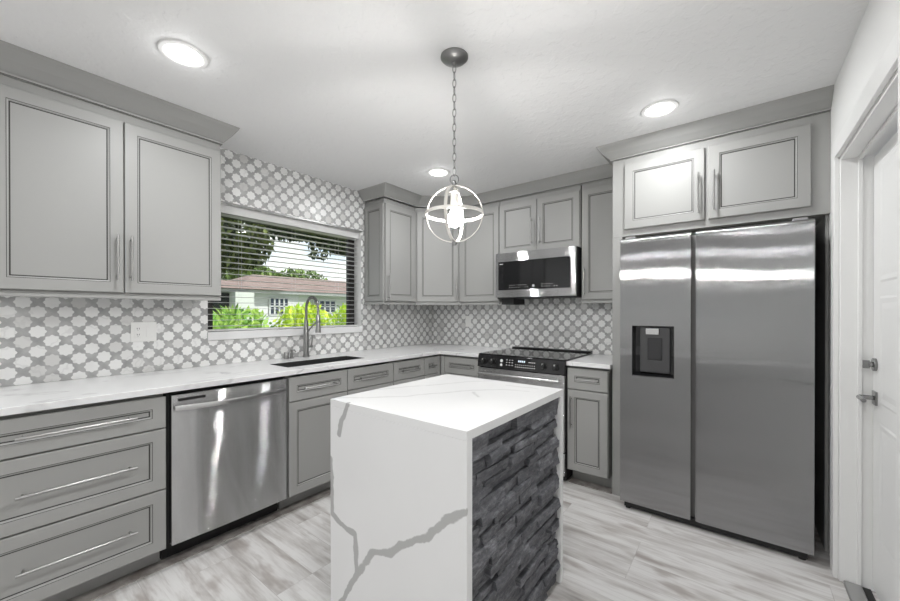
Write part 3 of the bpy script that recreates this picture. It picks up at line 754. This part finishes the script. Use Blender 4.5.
m = MB(); m.box(0.004, w - 0.004, -0.668, -0.636, 0.06, 0.228); m.obj('drawer', STEEL_H, rg, bevel=0.003)
m = MB(); m.box(0.03, w - 0.03, -0.60, -0.05, 0.0005, 0.02); m.obj('base', DARK, rg)

# ================================================================== MICROWAVE
mw = thing('microwave', 'stainless over the range microwave with black glass door', 'microwave', (1.086, 0, 0)); w = 0.7445; my = -0.372
m = MB(); m.box(0.002, w - 0.0, my + 0.03, -0.0095, 1.411, 1.8165); m.obj('body', DARK, mw, bevel=0.002)
m = MB(); m.box(0.0, w, my, my + 0.029, 1.738, 1.8165); m.box(0.0, w, my, my + 0.029, 1.414, 1.480); m.box(0, 0.028, my, my + 0.029, 1.480, 1.738); m.box(w - 0.042, w, my, my + 0.029, 1.480, 1.738)
bmesh.ops.remove_doubles(m.bm, verts=m.bm.verts[:], dist=1e-5)
md = m.obj('door', STEEL_H, mw, smooth=False)
m = MB(); m.box(0.0285, w - 0.0425, my + 0.003, my + 0.029, 1.4805, 1.7375); m.obj('glass', GLASSBLK, md)
m = MB()
def mdash(x, z, a, b): m.poly([(x, my + 0.0025, z), (x + a, my + 0.0025, z), (x + a, my + 0.0025, z + b), (x, my + 0.0025, z + b)])
for i in range(9):
    for j in range(2):
        if rnd.random() < 0.8: mdash(0.14 + 0.022 * i, 1.500 + 0.020 * j, 0.009, 0.003)
m.obj('button_print', MARK, md, smooth=False, recalc=False); m = MB()
for i in range(7):
    for j in range(2):
        if rnd.random() < 0.8: mdash(0.45 + 0.022 * i, 1.500 + 0.020 * j, 0.009, 0.003)
m.obj('button_print', MARK, md, smooth=False, recalc=False); m = MB()
m.cyl((0.375, my + 0.0028, 1.510), (0.375, my + 0.0020, 1.510), 0.010, 16); m.obj('start_mark', MARK, md); m = MB(); mdash(0.04, 1.715, 0.035, 0.006)
m.obj('logo_print', MARK, md, smooth=False, recalc=False)
m = MB(); m.box(0.20, w - 0.22, my + 0.004, my + 0.10, 1.4045, 1.4105); m.box(0.001, w - 0.001, my + 0.03, -0.05, 1.406, 1.4105); m.box(0.02, 0.15, -0.30, -0.08, 1.350, 1.406); m.obj('vent_grille', DARK, mw, bevel=0.001)

# ================================================================== FRIDGE
FX0, FX1, FY = 2.258, 3.173, -0.763
fr = thing('refrigerator', 'stainless side by side refrigerator with dispenser in its narrower door', 'refrigerator', (FX0, 0, 0)); w = FX1 - FX0
m = MB(); m.box(0.006, w - 0.006, -0.695, -0.04, 0.03, 1.742); m.obj('body', plain('fridge_grey_side', (0.22, 0.215, 0.21), 0.45), fr, bevel=0.004)
zb, zt = 0.052, 1.757
def door_prof(x0, x1, nm, chamfer=False):
    m = MB(); y0, y1 = -0.700, FY - (-0.0)
    pr = [(y0, zb), (y1 + 0.004, zb), (y1, zb + 0.004), (y1, zt - 0.030)]
    for i in range(1, 7):
        a = i / 6 * PI / 2; pr.append((y1 + 0.030 * (1 - math.cos(a)), zt - 0.030 + 0.030 * math.sin(a)))
    pr += [(y0, zt)]
    m.prism([(x0, y, z) for y, z in pr], (x1 - x0, 0, 0))
    return m
d1 = 0.3885
# left door with a real dispenser niche: built from pieces of one skin around the opening
nx0, nx1, nz0, nz1 = 0.071, 0.304, 0.874, 1.194
m = MB(); y1 = FY; ND = 0.055
xs = [0.0, nx0, nx1, d1]; zs = [zb, nz0, nz1, zt - 0.030]
for i in range(3):
    for j in range(3):
        if i == 1 and j == 1: continue
        m.poly([(xs[i], y1, zs[j]), (xs[i + 1], y1, zs[j]), (xs[i + 1], y1, zs[j + 1]), (xs[i], y1, zs[j + 1])])
prev = [(x, y1, zt - 0.030) for x in xs]
for i in range(1, 9):
    a = i / 8 * PI / 2; cur = [(x, y1 + 0.030 * (1 - math.cos(a)), zt - 0.030 + 0.030 * math.sin(a)) for x in xs]
    for k in range(3): m.poly([prev[k], prev[k + 1], cur[k + 1], cur[k]])
    prev = cur
for k in range(3): m.poly([prev[k], prev[k + 1], (xs[k + 1], -0.700, zt), (xs[k], -0.700, zt)])
for k in range(3): m.poly([(xs[k], y1, zb), (xs[k + 1], y1, zb), (xs[k + 1], -0.700, zb), (xs[k], -0.700, zb)])
for x in (0.0, d1):
    side = [(x, -0.700, zb)] + [(x, y1, z) for z in zs] + [(x, y1 + 0.030 * (1 - math.cos(i / 8 * PI / 2)), zt - 0.030 + 0.030 * math.sin(i / 8 * PI / 2)) for i in range(1, 9)] + [(x, -0.700, zt)]
    m.poly(side)
m.poly([(0, -0.700, zb), (d1, -0.700, zb), (d1, -0.700, zt), (0, -0.700, zt)])
bmesh.ops.remove_doubles(m.bm, verts=m.bm.verts[:], dist=1e-5)
ld = m.obj('door', STEEL_V, fr)
m = MB(); yb_ = y1 + ND
m.poly([(nx0, y1, nz0), (nx1, y1, nz0), (nx1, yb_, nz0 + 0.02), (nx0, yb_, nz0 + 0.02)]); m.poly([(nx0, y1, nz1), (nx1, y1, nz1), (nx1, yb_, nz1 - 0.004), (nx0, yb_, nz1 - 0.004)])
m.poly([(nx0, y1, nz0), (nx0, yb_, nz0 + 0.02), (nx0, yb_, nz1 - 0.004), (nx0, y1, nz1)]); m.poly([(nx1, y1, nz0), (nx1, yb_, nz0 + 0.02), (nx1, yb_, nz1 - 0.004), (nx1, y1, nz1)])
m.poly([(nx0, yb_, nz0 + 0.02), (nx1, yb_, nz0 + 0.02), (nx1, yb_, nz1 - 0.004), (nx0, yb_, nz1 - 0.004)])
dp = m.obj('dispenser', GLASSBLK, ld, smooth=False)
# third level pieces stay under the door: paddle panel, nozzle and tray as sub-parts
m = MB(); m.box(nx0 + 0.040, nx1 - 0.025, yb_ - 0.022, yb_ - 0.001, nz0 + 0.025, nz1 - 0.008); m.obj('dispenser_panel', plain('charcoal_panel', (0.055, 0.055, 0.057), 0.3), ld, bevel=0.004)
m = MB(); m.box(nx0 + 0.085, nx0 + 0.165, yb_ - 0.030, yb_ - 0.0225, nz0 + 0.105, nz1 - 0.075); m.obj('paddle', plain('paddle_black', (0.02, 0.02, 0.022), 0.35), ld, bevel=0.004)
m = MB(); m.box(nx0 + 0.075, nx0 + 0.150, yb_ - 0.044, yb_ - 0.0225, nz1 - 0.055, nz1 - 0.014); m.obj('nozzle', STEEL, ld, bevel=0.003)
m = MB(); m.box(nx0 + 0.002, nx1 - 0.002, y1 + 0.001, y1 + 0.005, nz0 + 0.0005, nz0 + 0.005); m.obj('tray_lip', CHROME, ld)
# right door with a chamfered grip edge on its inner side
m = MB()
x0, x1 = 0.4125, w
def slice_(z, yo): return [(x0, -0.700, z), (x0, y1 + 0.007, z), (x0 + 0.018, y1 + yo, z), (x1, y1 + yo, z), (x1, -0.700, z)]
rings = [slice_(zb, 0.0)] + [slice_(zt - 0.030 + 0.030 * math.sin(a), 0.030 * (1 - math.cos(a))) for a in [i / 8 * PI / 2 for i in range(0, 9)]]
for r_ in rings:
    yo = r_[2][1]; r_[1] = (x0, max(r_[1][1], yo + 0.0), r_[1][2])
m.loft(rings); m.obj('door', STEEL_V, fr)
m = MB(); m.box(0.02, w - 0.02, -0.735, -0.70, 0.012, 0.048); m.obj('kick_grille', DARK, fr)
for x in (0.04, w - 0.04):
    m = MB(); m.cyl((x, -0.72, 0.0005), (x, -0.72, 0.012), 0.016, 14); m.obj('foot', DARK, fr)
for x in (0.05, w - 0.05):
    m = MB(); m.box(x - 0.03, x + 0.03, -0.72, -0.60, 1.7575, 1.772); m.obj('hinge_cover', plain('hinge_grey', (0.3, 0.3, 0.3), 0.4), fr, bevel=0.004)

# ================================================================== ISLAND
X0, X1, Y0, Y1 = 1.5035, 2.2095, -2.432, -1.634; T = 0.030
isl = thing('kitchen_island', 'white waterfall quartz island with dark stacked stone side', 'island', ((X0 + X1) / 2, (Y0 + Y1) / 2, 0))
cx_, cy_ = (X0 + X1) / 2, (Y0 + Y1) / 2; hx, hy = (X1 - X0) / 2, (Y1 - Y0) / 2
m = MB(); m.box(-hx, hx, -hy, hy, 0.884, 0.914); m.obj('top_slab', ISL, isl, bevel=0.0012)
m = MB(); m.box(-hx, hx, -hy, -hy + T, 0.0005, 0.8838); m.obj('waterfall_slab', ISL, isl, bevel=0.0008)
m = MB(); m.box(-hx, hx, hy - T, hy, 0.0005, 0.8838); m.obj('waterfall_slab', ISL, isl, bevel=0.0008)
m = MB(); m.box(-hx + 0.03, hx - 0.045, -hy + T + 0.0005, hy - T - 0.0005, 0.0005, 0.8835); m.obj('carcass', PAINT, isl, smooth=False)
for k in range(2):
    a = -hy + T + 0.003 + k * (hy - T); b = a + hy - T - 0.006
    mb = MB(); front_panel(mb, -b if False else a, b, 0.112, 0.866, 0.0)
    o = mb.obj('door', [PAINT, GLAZE], isl, smooth=False); o.rotation_euler = (0, 0, -PI / 2); o.location = (-hx + 0.0295, 0, 0)
# stacked stone
m = MB(); rs = random.Random(11)
ya, yb2 = -hy + T + 0.001, hy - T - 0.001
z = 0.001
row = 0
while z < 0.880:
    hgt = rs.choice((0.022, 0.027, 0.032, 0.038, 0.046)); z1 = min(z + hgt, 0.883)
    if 0.883 - z1 < 0.022: z1 = 0.883
    y = ya - rs.random() * 0.12
    while y < yb2:
        L_ = rs.uniform(0.10, 0.28); a, b = max(y, ya), min(y + L_, yb2); y += L_
        if b - a < 0.015: continue
        dep = hx - 0.020 + rs.uniform(-0.015, 0.019)
        nu = max(3, int((b - a) / 0.022)); nv = 4
        tz = rs.uniform(-0.012, 0.006); ty = rs.uniform(-0.009, 0.009)
        G = []
        for j in range(nv + 1):
            rowv = []
            for i in range(nu + 1):
                edge = (i in (0, nu)) or (j in (0, nv))
                fx = dep + tz * (j / nv - 0.5) + ty * (i / nu - 0.5) + rs.uniform(-0.0016, 0.0016) - (0.0018 if edge else 0)
                yy = a + (b - a) * i / nu + (rs.uniform(-0.003, 0.003) if 0 < i < nu else 0.0008 * (1 if i == 0 else -1))
                zz = z + (z1 - z) * j / nv + (rs.uniform(-0.002, 0.002) if 0 < j < nv else 0.0008 * (1 if j == 0 else -1))
                rowv.append(m.bm.verts.new((fx, yy, zz)))
            G.append(rowv)
        for j in range(nv):
            for i in range(nu): m.bm.faces.new((G[j][i], G[j][i + 1], G[j + 1][i + 1], G[j + 1][i]))
        loop = [G[0][i] for i in range(nu + 1)] + [G[j][nu] for j in range(1, nv + 1)] + [G[nv][i] for i in range(nu - 1, -1, -1)] + [G[j][0] for j in range(nv - 1, 0, -1)]
        back = [m.bm.verts.new((hx - 0.044, v.co.y, v.co.z)) for v in loop]
        n_ = len(loop)
        for i in range(n_): m.bm.faces.new((loop[i], loop[(i + 1) % n_], back[(i + 1) % n_], back[i]))
        m.bm.faces.new(back)
    z = z1
st = m.obj('stone_cladding', SLATE, isl, smooth=False); st['label'] = 'dark grey stacked split stone cladding'
isl_obj = isl

# ================================================================== CEILING LIGHTS
def downlight(x, d, label, watts):
    t = thing('recessed_downlight', label, 'ceiling light', (x, -d, H), 0, 'round recessed ceiling lights')
    m = MB(); m.lathe([(0.070, -0.0005), (0.070, -0.006), (0.076, -0.009), (0.090, -0.007), (0.094, -0.0005)], n=40, cap=False); m.obj('trim_ring', WHITE, t)
    m = MB(); m.lathe([(0.0695, -0.0005), (0.0695, -0.0045)], n=40); m.obj('lens', LENS, t)
    l = light('downlight_glow', 'AREA', (0, 0, -0.012), watts, shape='DISK', size=0.12, color=(0.98, 0.99, 1.0)); l.parent = t
    l = light('downlight_halo', 'POINT', (0, 0, -0.05), 0.4, shadow_soft_size=0.02); l.parent = t
    return t
dl0 = downlight(0.915, 2.78, 'lit round downlight in the ceiling by the large two door wall cabinet', DOWN_W)
downlight(2.515, 0.975, 'lit round downlight in the ceiling in front of the fridge cabinet', DOWN_W)
downlight(2.515, 2.78, 'lit round downlight in the ceiling over the floor before the white door', DOWN_W)
downlight(0.915, 1.00, 'lit round downlight in the ceiling near the corner wall cabinets', DOWN_W)
for x in (0.915, 2.515):  # added lamps that fill the kitchen with light from behind
    for d in (4.7, 6.9, 9.2): downlight(x, d, 'added round fill downlight, unseen behind the camera', FILL_W)

# ================================================================== PENDANT
pd = thing('pendant_lamp', 'globe pendant lamp of pale metal bands hanging on a chain over the island', 'pendant lamp', (1.856, -2.028, 0))
m = MB(); m.lathe([(0.062, H - 0.0005), (0.062, H - 0.006), (0.052, H - 0.016), (0.030, H - 0.024), (0.010, H - 0.028), (0.008, H - 0.040)], n=36); m.obj('canopy', DNICKEL, pd)
m = MB(); zt_, zb_ = H - 0.038, 1.897; nl = 15; pitch = (zt_ - zb_) / nl
for k in range(nl):
    zc = zt_ - pitch * (k + 0.5); a = 0.3 + (PI / 2 if k % 2 else 0); hl = pitch / 2 + 0.0035; rw = 0.0075; pts = []
    for i in range(16):
        q = 2 * PI * i / 16; s_ = rw * math.cos(q); zz = hl * math.sin(q); pts.append((s_ * math.cos(a), s_ * math.sin(a), zc + zz))
    m.tube(pts, 0.0019, 6, closed=True)
m.obj('chain', DNICKEL, pd)
m = MB(); m.tube([(0.019 * math.cos(0.66 + 0) * math.cos(q), 0.019 * math.sin(0.66) * math.cos(q), 1.878 + 0.022 * math.sin(q)) for q in [2 * PI * i / 20 for i in range(20)]], 0.0025, 8, closed=True)
m.obj('loop', DNICKEL, pd)
GC, GR = 1.722, 0.132
BANDM = plain('pale_brushed_metal', (0.72, 0.70, 0.66), 0.38, 0.85)
def band(axis_rot, wd, r, nm):
    m = MB(); R = axis_rot; rings = []
    for i in range(56):
        q = 2 * PI * i / 56; c, s = math.cos(q), math.sin(q)
        rings.append([Vector((0, 0, GC)) + R @ Vector((rr_ * c, rr_ * s, zz)) for rr_, zz in ((r, -wd), (r, wd), (r - 0.003, wd), (r - 0.003, -wd))])
    m.loft(rings, closed=True); return m.obj(nm, BANDM, pd)
yaw = 0.66
band(Matrix.Rotation(0.0, 3, 'X'), 0.0068, GR, 'band')
band(Matrix.Rotation(yaw - 0.12, 3, 'Z') @ Matrix.Rotation(PI / 2, 3, 'X'), 0.0068, GR - 0.004, 'band')
band(Matrix.Rotation(yaw + 1.25, 3, 'Z') @ Matrix.Rotation(PI / 2, 3, 'X'), 0.0068, GR - 0.008, 'band')
m = MB(); m.lathe([(0.006, GC + 0.150), (0.009, GC + 0.146), (0.009, GC + 0.128)], n=14); m.obj('collar', DNICKEL, pd); m = MB(); m.lathe([(0.012, GC - 0.124), (0.012, GC - 0.134), (0.006, GC - 0.142)], n=14); m.obj('finial', DNICKEL, pd)
m = MB(); m.lathe([(0.005, GC + 0.128), (0.005, GC + 0.105), (0.024, GC + 0.100), (0.024, GC + 0.094), (0.018, GC + 0.090), (0.018, GC + 0.035), (0.015, GC + 0.030)], n=20); m.obj('socket', BANDM, pd)
m = MB(); m.lathe([(0.012, GC + 0.030), (0.014, GC + 0.020), (0.027, GC - 0.012), (0.029, GC - 0.028), (0.024, GC - 0.046), (0.012, GC - 0.057), (0.001, GC - 0.060)], n=20); m.obj('bulb', BULB, pd)

# ================================================================== OUTSIDE THE WINDOW
m = MB(); m.box(-45, -0.2, -25, 32, -0.5, -0.4); struct(m.obj('ground', LAWN, smooth=False), 'green lawn outside the kitchen window', 'lawn')
hs = thing('neighbour_house', 'low pale house with brown shingle roof across the lawn', 'house', (-12, 4.5, -0.4))
def hbox(nm, mat, x0, x1, y0, y1, z0, z1, **k): mm = MB(); mm.box(x0 + 12, x1 + 12, y0 - 4.5, y1 - 4.5, z0 + 0.4, z1 + 0.4); return mm.obj(nm, mat, hs, **k)
hbox('wall', STUCCO, -18, -12, 3.0, 5.35, -0.4, 2.0)
hbox('wall', STUCCO_G, -18, -12.3, 5.36, 11.5, -0.4, 2.0)
hbox('wall', plain('garage_opening_shade', (0.05, 0.055, 0.06), 0.8), -18, -12.6, -1.0, 2.98, -0.4, 2.0)  # dark block for the garage opening, its inner shade put into the colour
hbox('column', STUCCO_G, -11.6, -11.1, 2.38, 3.02, -0.4, 2.0)
hbox('column', STUCCO_G, -12.1, -11.98, 5.28, 5.75, -0.4, 2.0)
hbox('fascia', WHITE, -18, -11.6, -1.4, 12.0, 2.001, 2.12)
m = MB()
def roof(x0, x1, y0, y1, zb0, zr):
    hip = (x1 - x0) / 2
    ya_, yb_ = y0 + hip * 0.6, y1 - hip * 0.6; xm = (x0 + x1) / 2
    P = [(x0, y0, zb0), (x1, y0, zb0), (x1, y1, zb0), (x0, y1, zb0), (xm, ya_, zr), (xm, yb_, zr)]
    P = [(x + 12, y - 4.5, z + 0.4) for x, y, z in P]
    for q in ((0, 1, 4), (1, 2, 5, 4), (2, 3, 5), (3, 0, 4, 5), (0, 3, 2, 1)): m.poly([P[i] for i in q])
roof(-19, -11.5, 2.6, 14.0, 2.121, 3.05); roof(-20, -11.2, -6.5, 4.3, 2.122, 2.95)
m.obj('roof', ROOFM, hs, smooth=False)
def hwin(y0, y1, z0, z1, x, nm=4):
    f = hbox('window', plain('dark_window_glass', (0.05, 0.06, 0.08), 0.2), x, x + 0.03, y0, y1, z0, z1)
    mm = MB()
    for i in range(nm + 1):
        yy = y0 + (y1 - y0) * i / nm - 4.5; mm.box(x + 12.03, x + 12.06, yy - 0.03, yy + 0.03, z0 + 0.4, z1 + 0.4)
    for i in range(3):
        zz = z0 + (z1 - z0) * i / 2 + 0.4; mm.box(x + 12.03, x + 12.06, y0 - 4.5, y1 - 4.5, zz - 0.025, zz + 0.025)
    mm.obj('muntins', WHITE, f, smooth=False)
hwin(4.02, 4.80, 1.15, 1.87, -12.0); hwin(6.15, 7.3, 1.25, 1.80, -12.3)

def leaf_cloud(mb, c, rad, n, size, rs, flat=1.0):
    for _ in range(n):
        while True:
            v = Vector((rs.uniform(-1, 1), rs.uniform(-1, 1), rs.uniform(-1, 1)))
            if 0.3 < v.length <= 1: break
        p = Vector(c) + Vector((v.x * rad[0], v.y * rad[1], v.z * rad[2]))
        e = Euler((rs.uniform(0, 6.3), rs.uniform(0, 6.3), rs.uniform(0, 6.3))).to_matrix(); s_ = size * rs.uniform(0.6, 1.3)
        q = [p + e @ Vector(k) for k in ((-s_, 0, 0), (0, -s_ * 0.45, 0.1 * s_), (s_, 0, 0), (0, s_ * 0.45, 0.1 * s_))]
        mb.poly(q)
def tree(name, label, base, trunk, clumps, mat, size, seed, group=None):
    rs = random.Random(seed); t = thing(name, label, 'tree', base, 0, group); B = Vector(base)
    mb = MB()
    for pts, r in trunk: mb.tube([Vector(p) - B for p in pts], r, 8)
    mb.obj('trunk', BARK, t)
    mb = MB()
    for c, rad, n in clumps: leaf_cloud(mb, Vector(c) - B, rad, n, size, rs)
    mb.obj('foliage', mat, t, smooth=False, recalc=False)
    return t
tree('leafy_tree', 'dense green tree rising behind the brown roof', (-23.5, 6.0, -0.4),
     [([(-23.5, 6.0, -0.4), (-23.4, 6.1, 2.0), (-23.5, 6.0, 4.0)], [0.25, 0.2, 0.12])],
     [((-23.3, 5.4, 4.6), (1.9, 2.6, 2.2), 2600), ((-23, 8.2, 3.7), (1.6, 1.7, 0.8), 1000), ((-23, 2.6, 5.0), (1.6, 2.2, 2.3), 1500)], LEAF_MD, 0.2, 3)
tree('leafy_tree', 'darker green tree close to the window behind the wall cabinet edge', (-6.8, -1.2, -0.4),
     [([(-6.8, -1.2, -0.4), (-6.7, -1.1, 1.6), (-6.7, -0.9, 3.4)], [0.16, 0.13, 0.08])],
     [((-6.7, 0.25, 3.0), (1.0, 1.15, 0.85), 3000), ((-6.7, -1.6, 3.0), (1.0, 1.1, 1.2), 1500)], LEAF_DK, 0.10, 4)
oak_base = (-5.2, 4.6, -0.4)
tree('oak_tree', 'spreading dark oak whose branches hang across the top of the window view', oak_base,
     [([(-5.2, 4.6, -0.4), (-5.2, 4.5, 1.4), (-5.1, 4.1, 2.5), (-5.1, 3.3, 3.0), (-5.0, 2.4, 3.28), (-5.0, 1.2, 3.35), (-5.0, 0.2, 3.5)], [0.35, 0.28, 0.20, 0.14, 0.10, 0.06, 0.03])],
     [((-5.0, 0.2, 3.40), (0.7, 0.8, 0.26), 2400), ((-5.0, 1.3, 3.22), (0.7, 0.8, 0.30), 2900), ((-5.0, 2.5, 3.08), (0.7, 0.8, 0.34), 2900), ((-5.0, 1.75, 2.78), (0.25, 0.32, 0.28), 130),
      ((-5, 0.9, 2.98), (0.3, 0.35, 0.16), 120), ((-5.0, 3.4, 2.75), (0.5, 0.55, 0.4), 500)], LEAF_OAK, 0.075, 5)
tree('leafy_tree', 'pale distant treetop beyond the far roof ridge', (-26, 13.5, -0.4),
     [([(-26, 13.5, -0.4), (-26, 13.5, 4.0)], [0.3, 0.15])], [((-26, 13.5, 3.9), (1.5, 2.6, 0.9), 900), ((-26, 9.5, 3.6), (1.5, 2.0, 0.8), 700)], LEAF_MD, 0.2, 6)

def blade_shrub(name, label, base, h, n, mat, seed, spread=0.5, wd=0.03, group=None):
    rs = random.Random(seed); mb = MB()
    for k in range(n):
        a = rs.uniform(0, 2 * PI); L_ = h * rs.uniform(0.55, 1.1); out = spread * rs.uniform(0.2, 1.0); b = Vector((rs.uniform(-0.12, 0.12), rs.uniform(-0.12, 0.12), 0))
        d = Vector((math.cos(a), math.sin(a), 0)); side = Vector((-d.y, d.x, 0)); prev = None; N_ = 6
        for i in range(N_ + 1):
            f = i / N_; p = b + d * out * f * (0.4 + 0.6 * f) + Vector((0, 0, L_ * (f - 0.30 * f * f * f))); w_ = wd * (1 - f) ** 0.6 * (0.5 + f) + 0.001
            cur = (p - side * w_, p + side * w_)
            if prev: mb.poly([prev[0], prev[1], cur[1], cur[0]])
            prev = cur
    bmesh.ops.remove_doubles(mb.bm, verts=mb.bm.verts[:], dist=1e-5)
    o = mb.obj(name, mat, None, smooth=False, recalc=False); o.location = base
    return tag(o, label, 'shrub', group)
def leafy_shrub(label, base, rad, n, mat, seed, size=0.06):
    rs = random.Random(seed); mb = MB(); leaf_cloud(mb, (0, 0, rad[2]), rad, n, size, rs)
    o = mb.obj('garden_shrub', mat, None, smooth=False, recalc=False); o.location = base
    return tag(o, label, 'shrub', 'garden shrubs under the window')
GRP = 'garden shrubs under the window'
# a low planted bank lifts the shrubs
m = MB(); m.box(-4.3, -1.4, -2.5, 4.2, -0.399, 0.62); struct(m.obj('terrain', plain('planting_bed_soil', (0.12, 0.10, 0.06), 0.95), bevel=0.05), 'raised planting bed outside the window', 'planting bed')
leafy_shrub('bright shrub at the cabinet end of the window view', (-2.4, -1.15, 0.621), (0.40, 0.44, 0.36), 700, LEAF_GR, 24)
leafy_shrub('yellow green shrub before the pale green house column', (-2.4, -0.22, 0.621), (0.40, 0.45, 0.40), 800, LEAF_YL, 22)
leafy_shrub('yellow green shrub just past the faucet in the window view', (-2.4, 0.72, 0.621), (0.40, 0.45, 0.40), 800, LEAF_YL, 21)
leafy_shrub('yellow green shrub at the bronze frame end of the window view', (-2.4, 1.66, 0.621), (0.40, 0.45, 0.38), 700, LEAF_YL, 23)
blade_shrub('spiky_palm', 'spiky green palm at the cabinet end of the window view', (-3.55, -0.75, 0.621), 1.05, 90, LEAF_GR, 31, 0.5, 0.028, GRP)
blade_shrub('spiky_palm', 'spiky yellow palm in front of the white house wall', (-3.55, 0.40, 0.621), 1.10, 90, LEAF_YL, 32, 0.5, 0.03, GRP)
blade_shrub('spiky_palm', 'spiky green palm by the bronze window frame', (-3.55, 1.55, 0.621), 1.12, 90, LEAF_GR, 33, 0.5, 0.03, GRP)
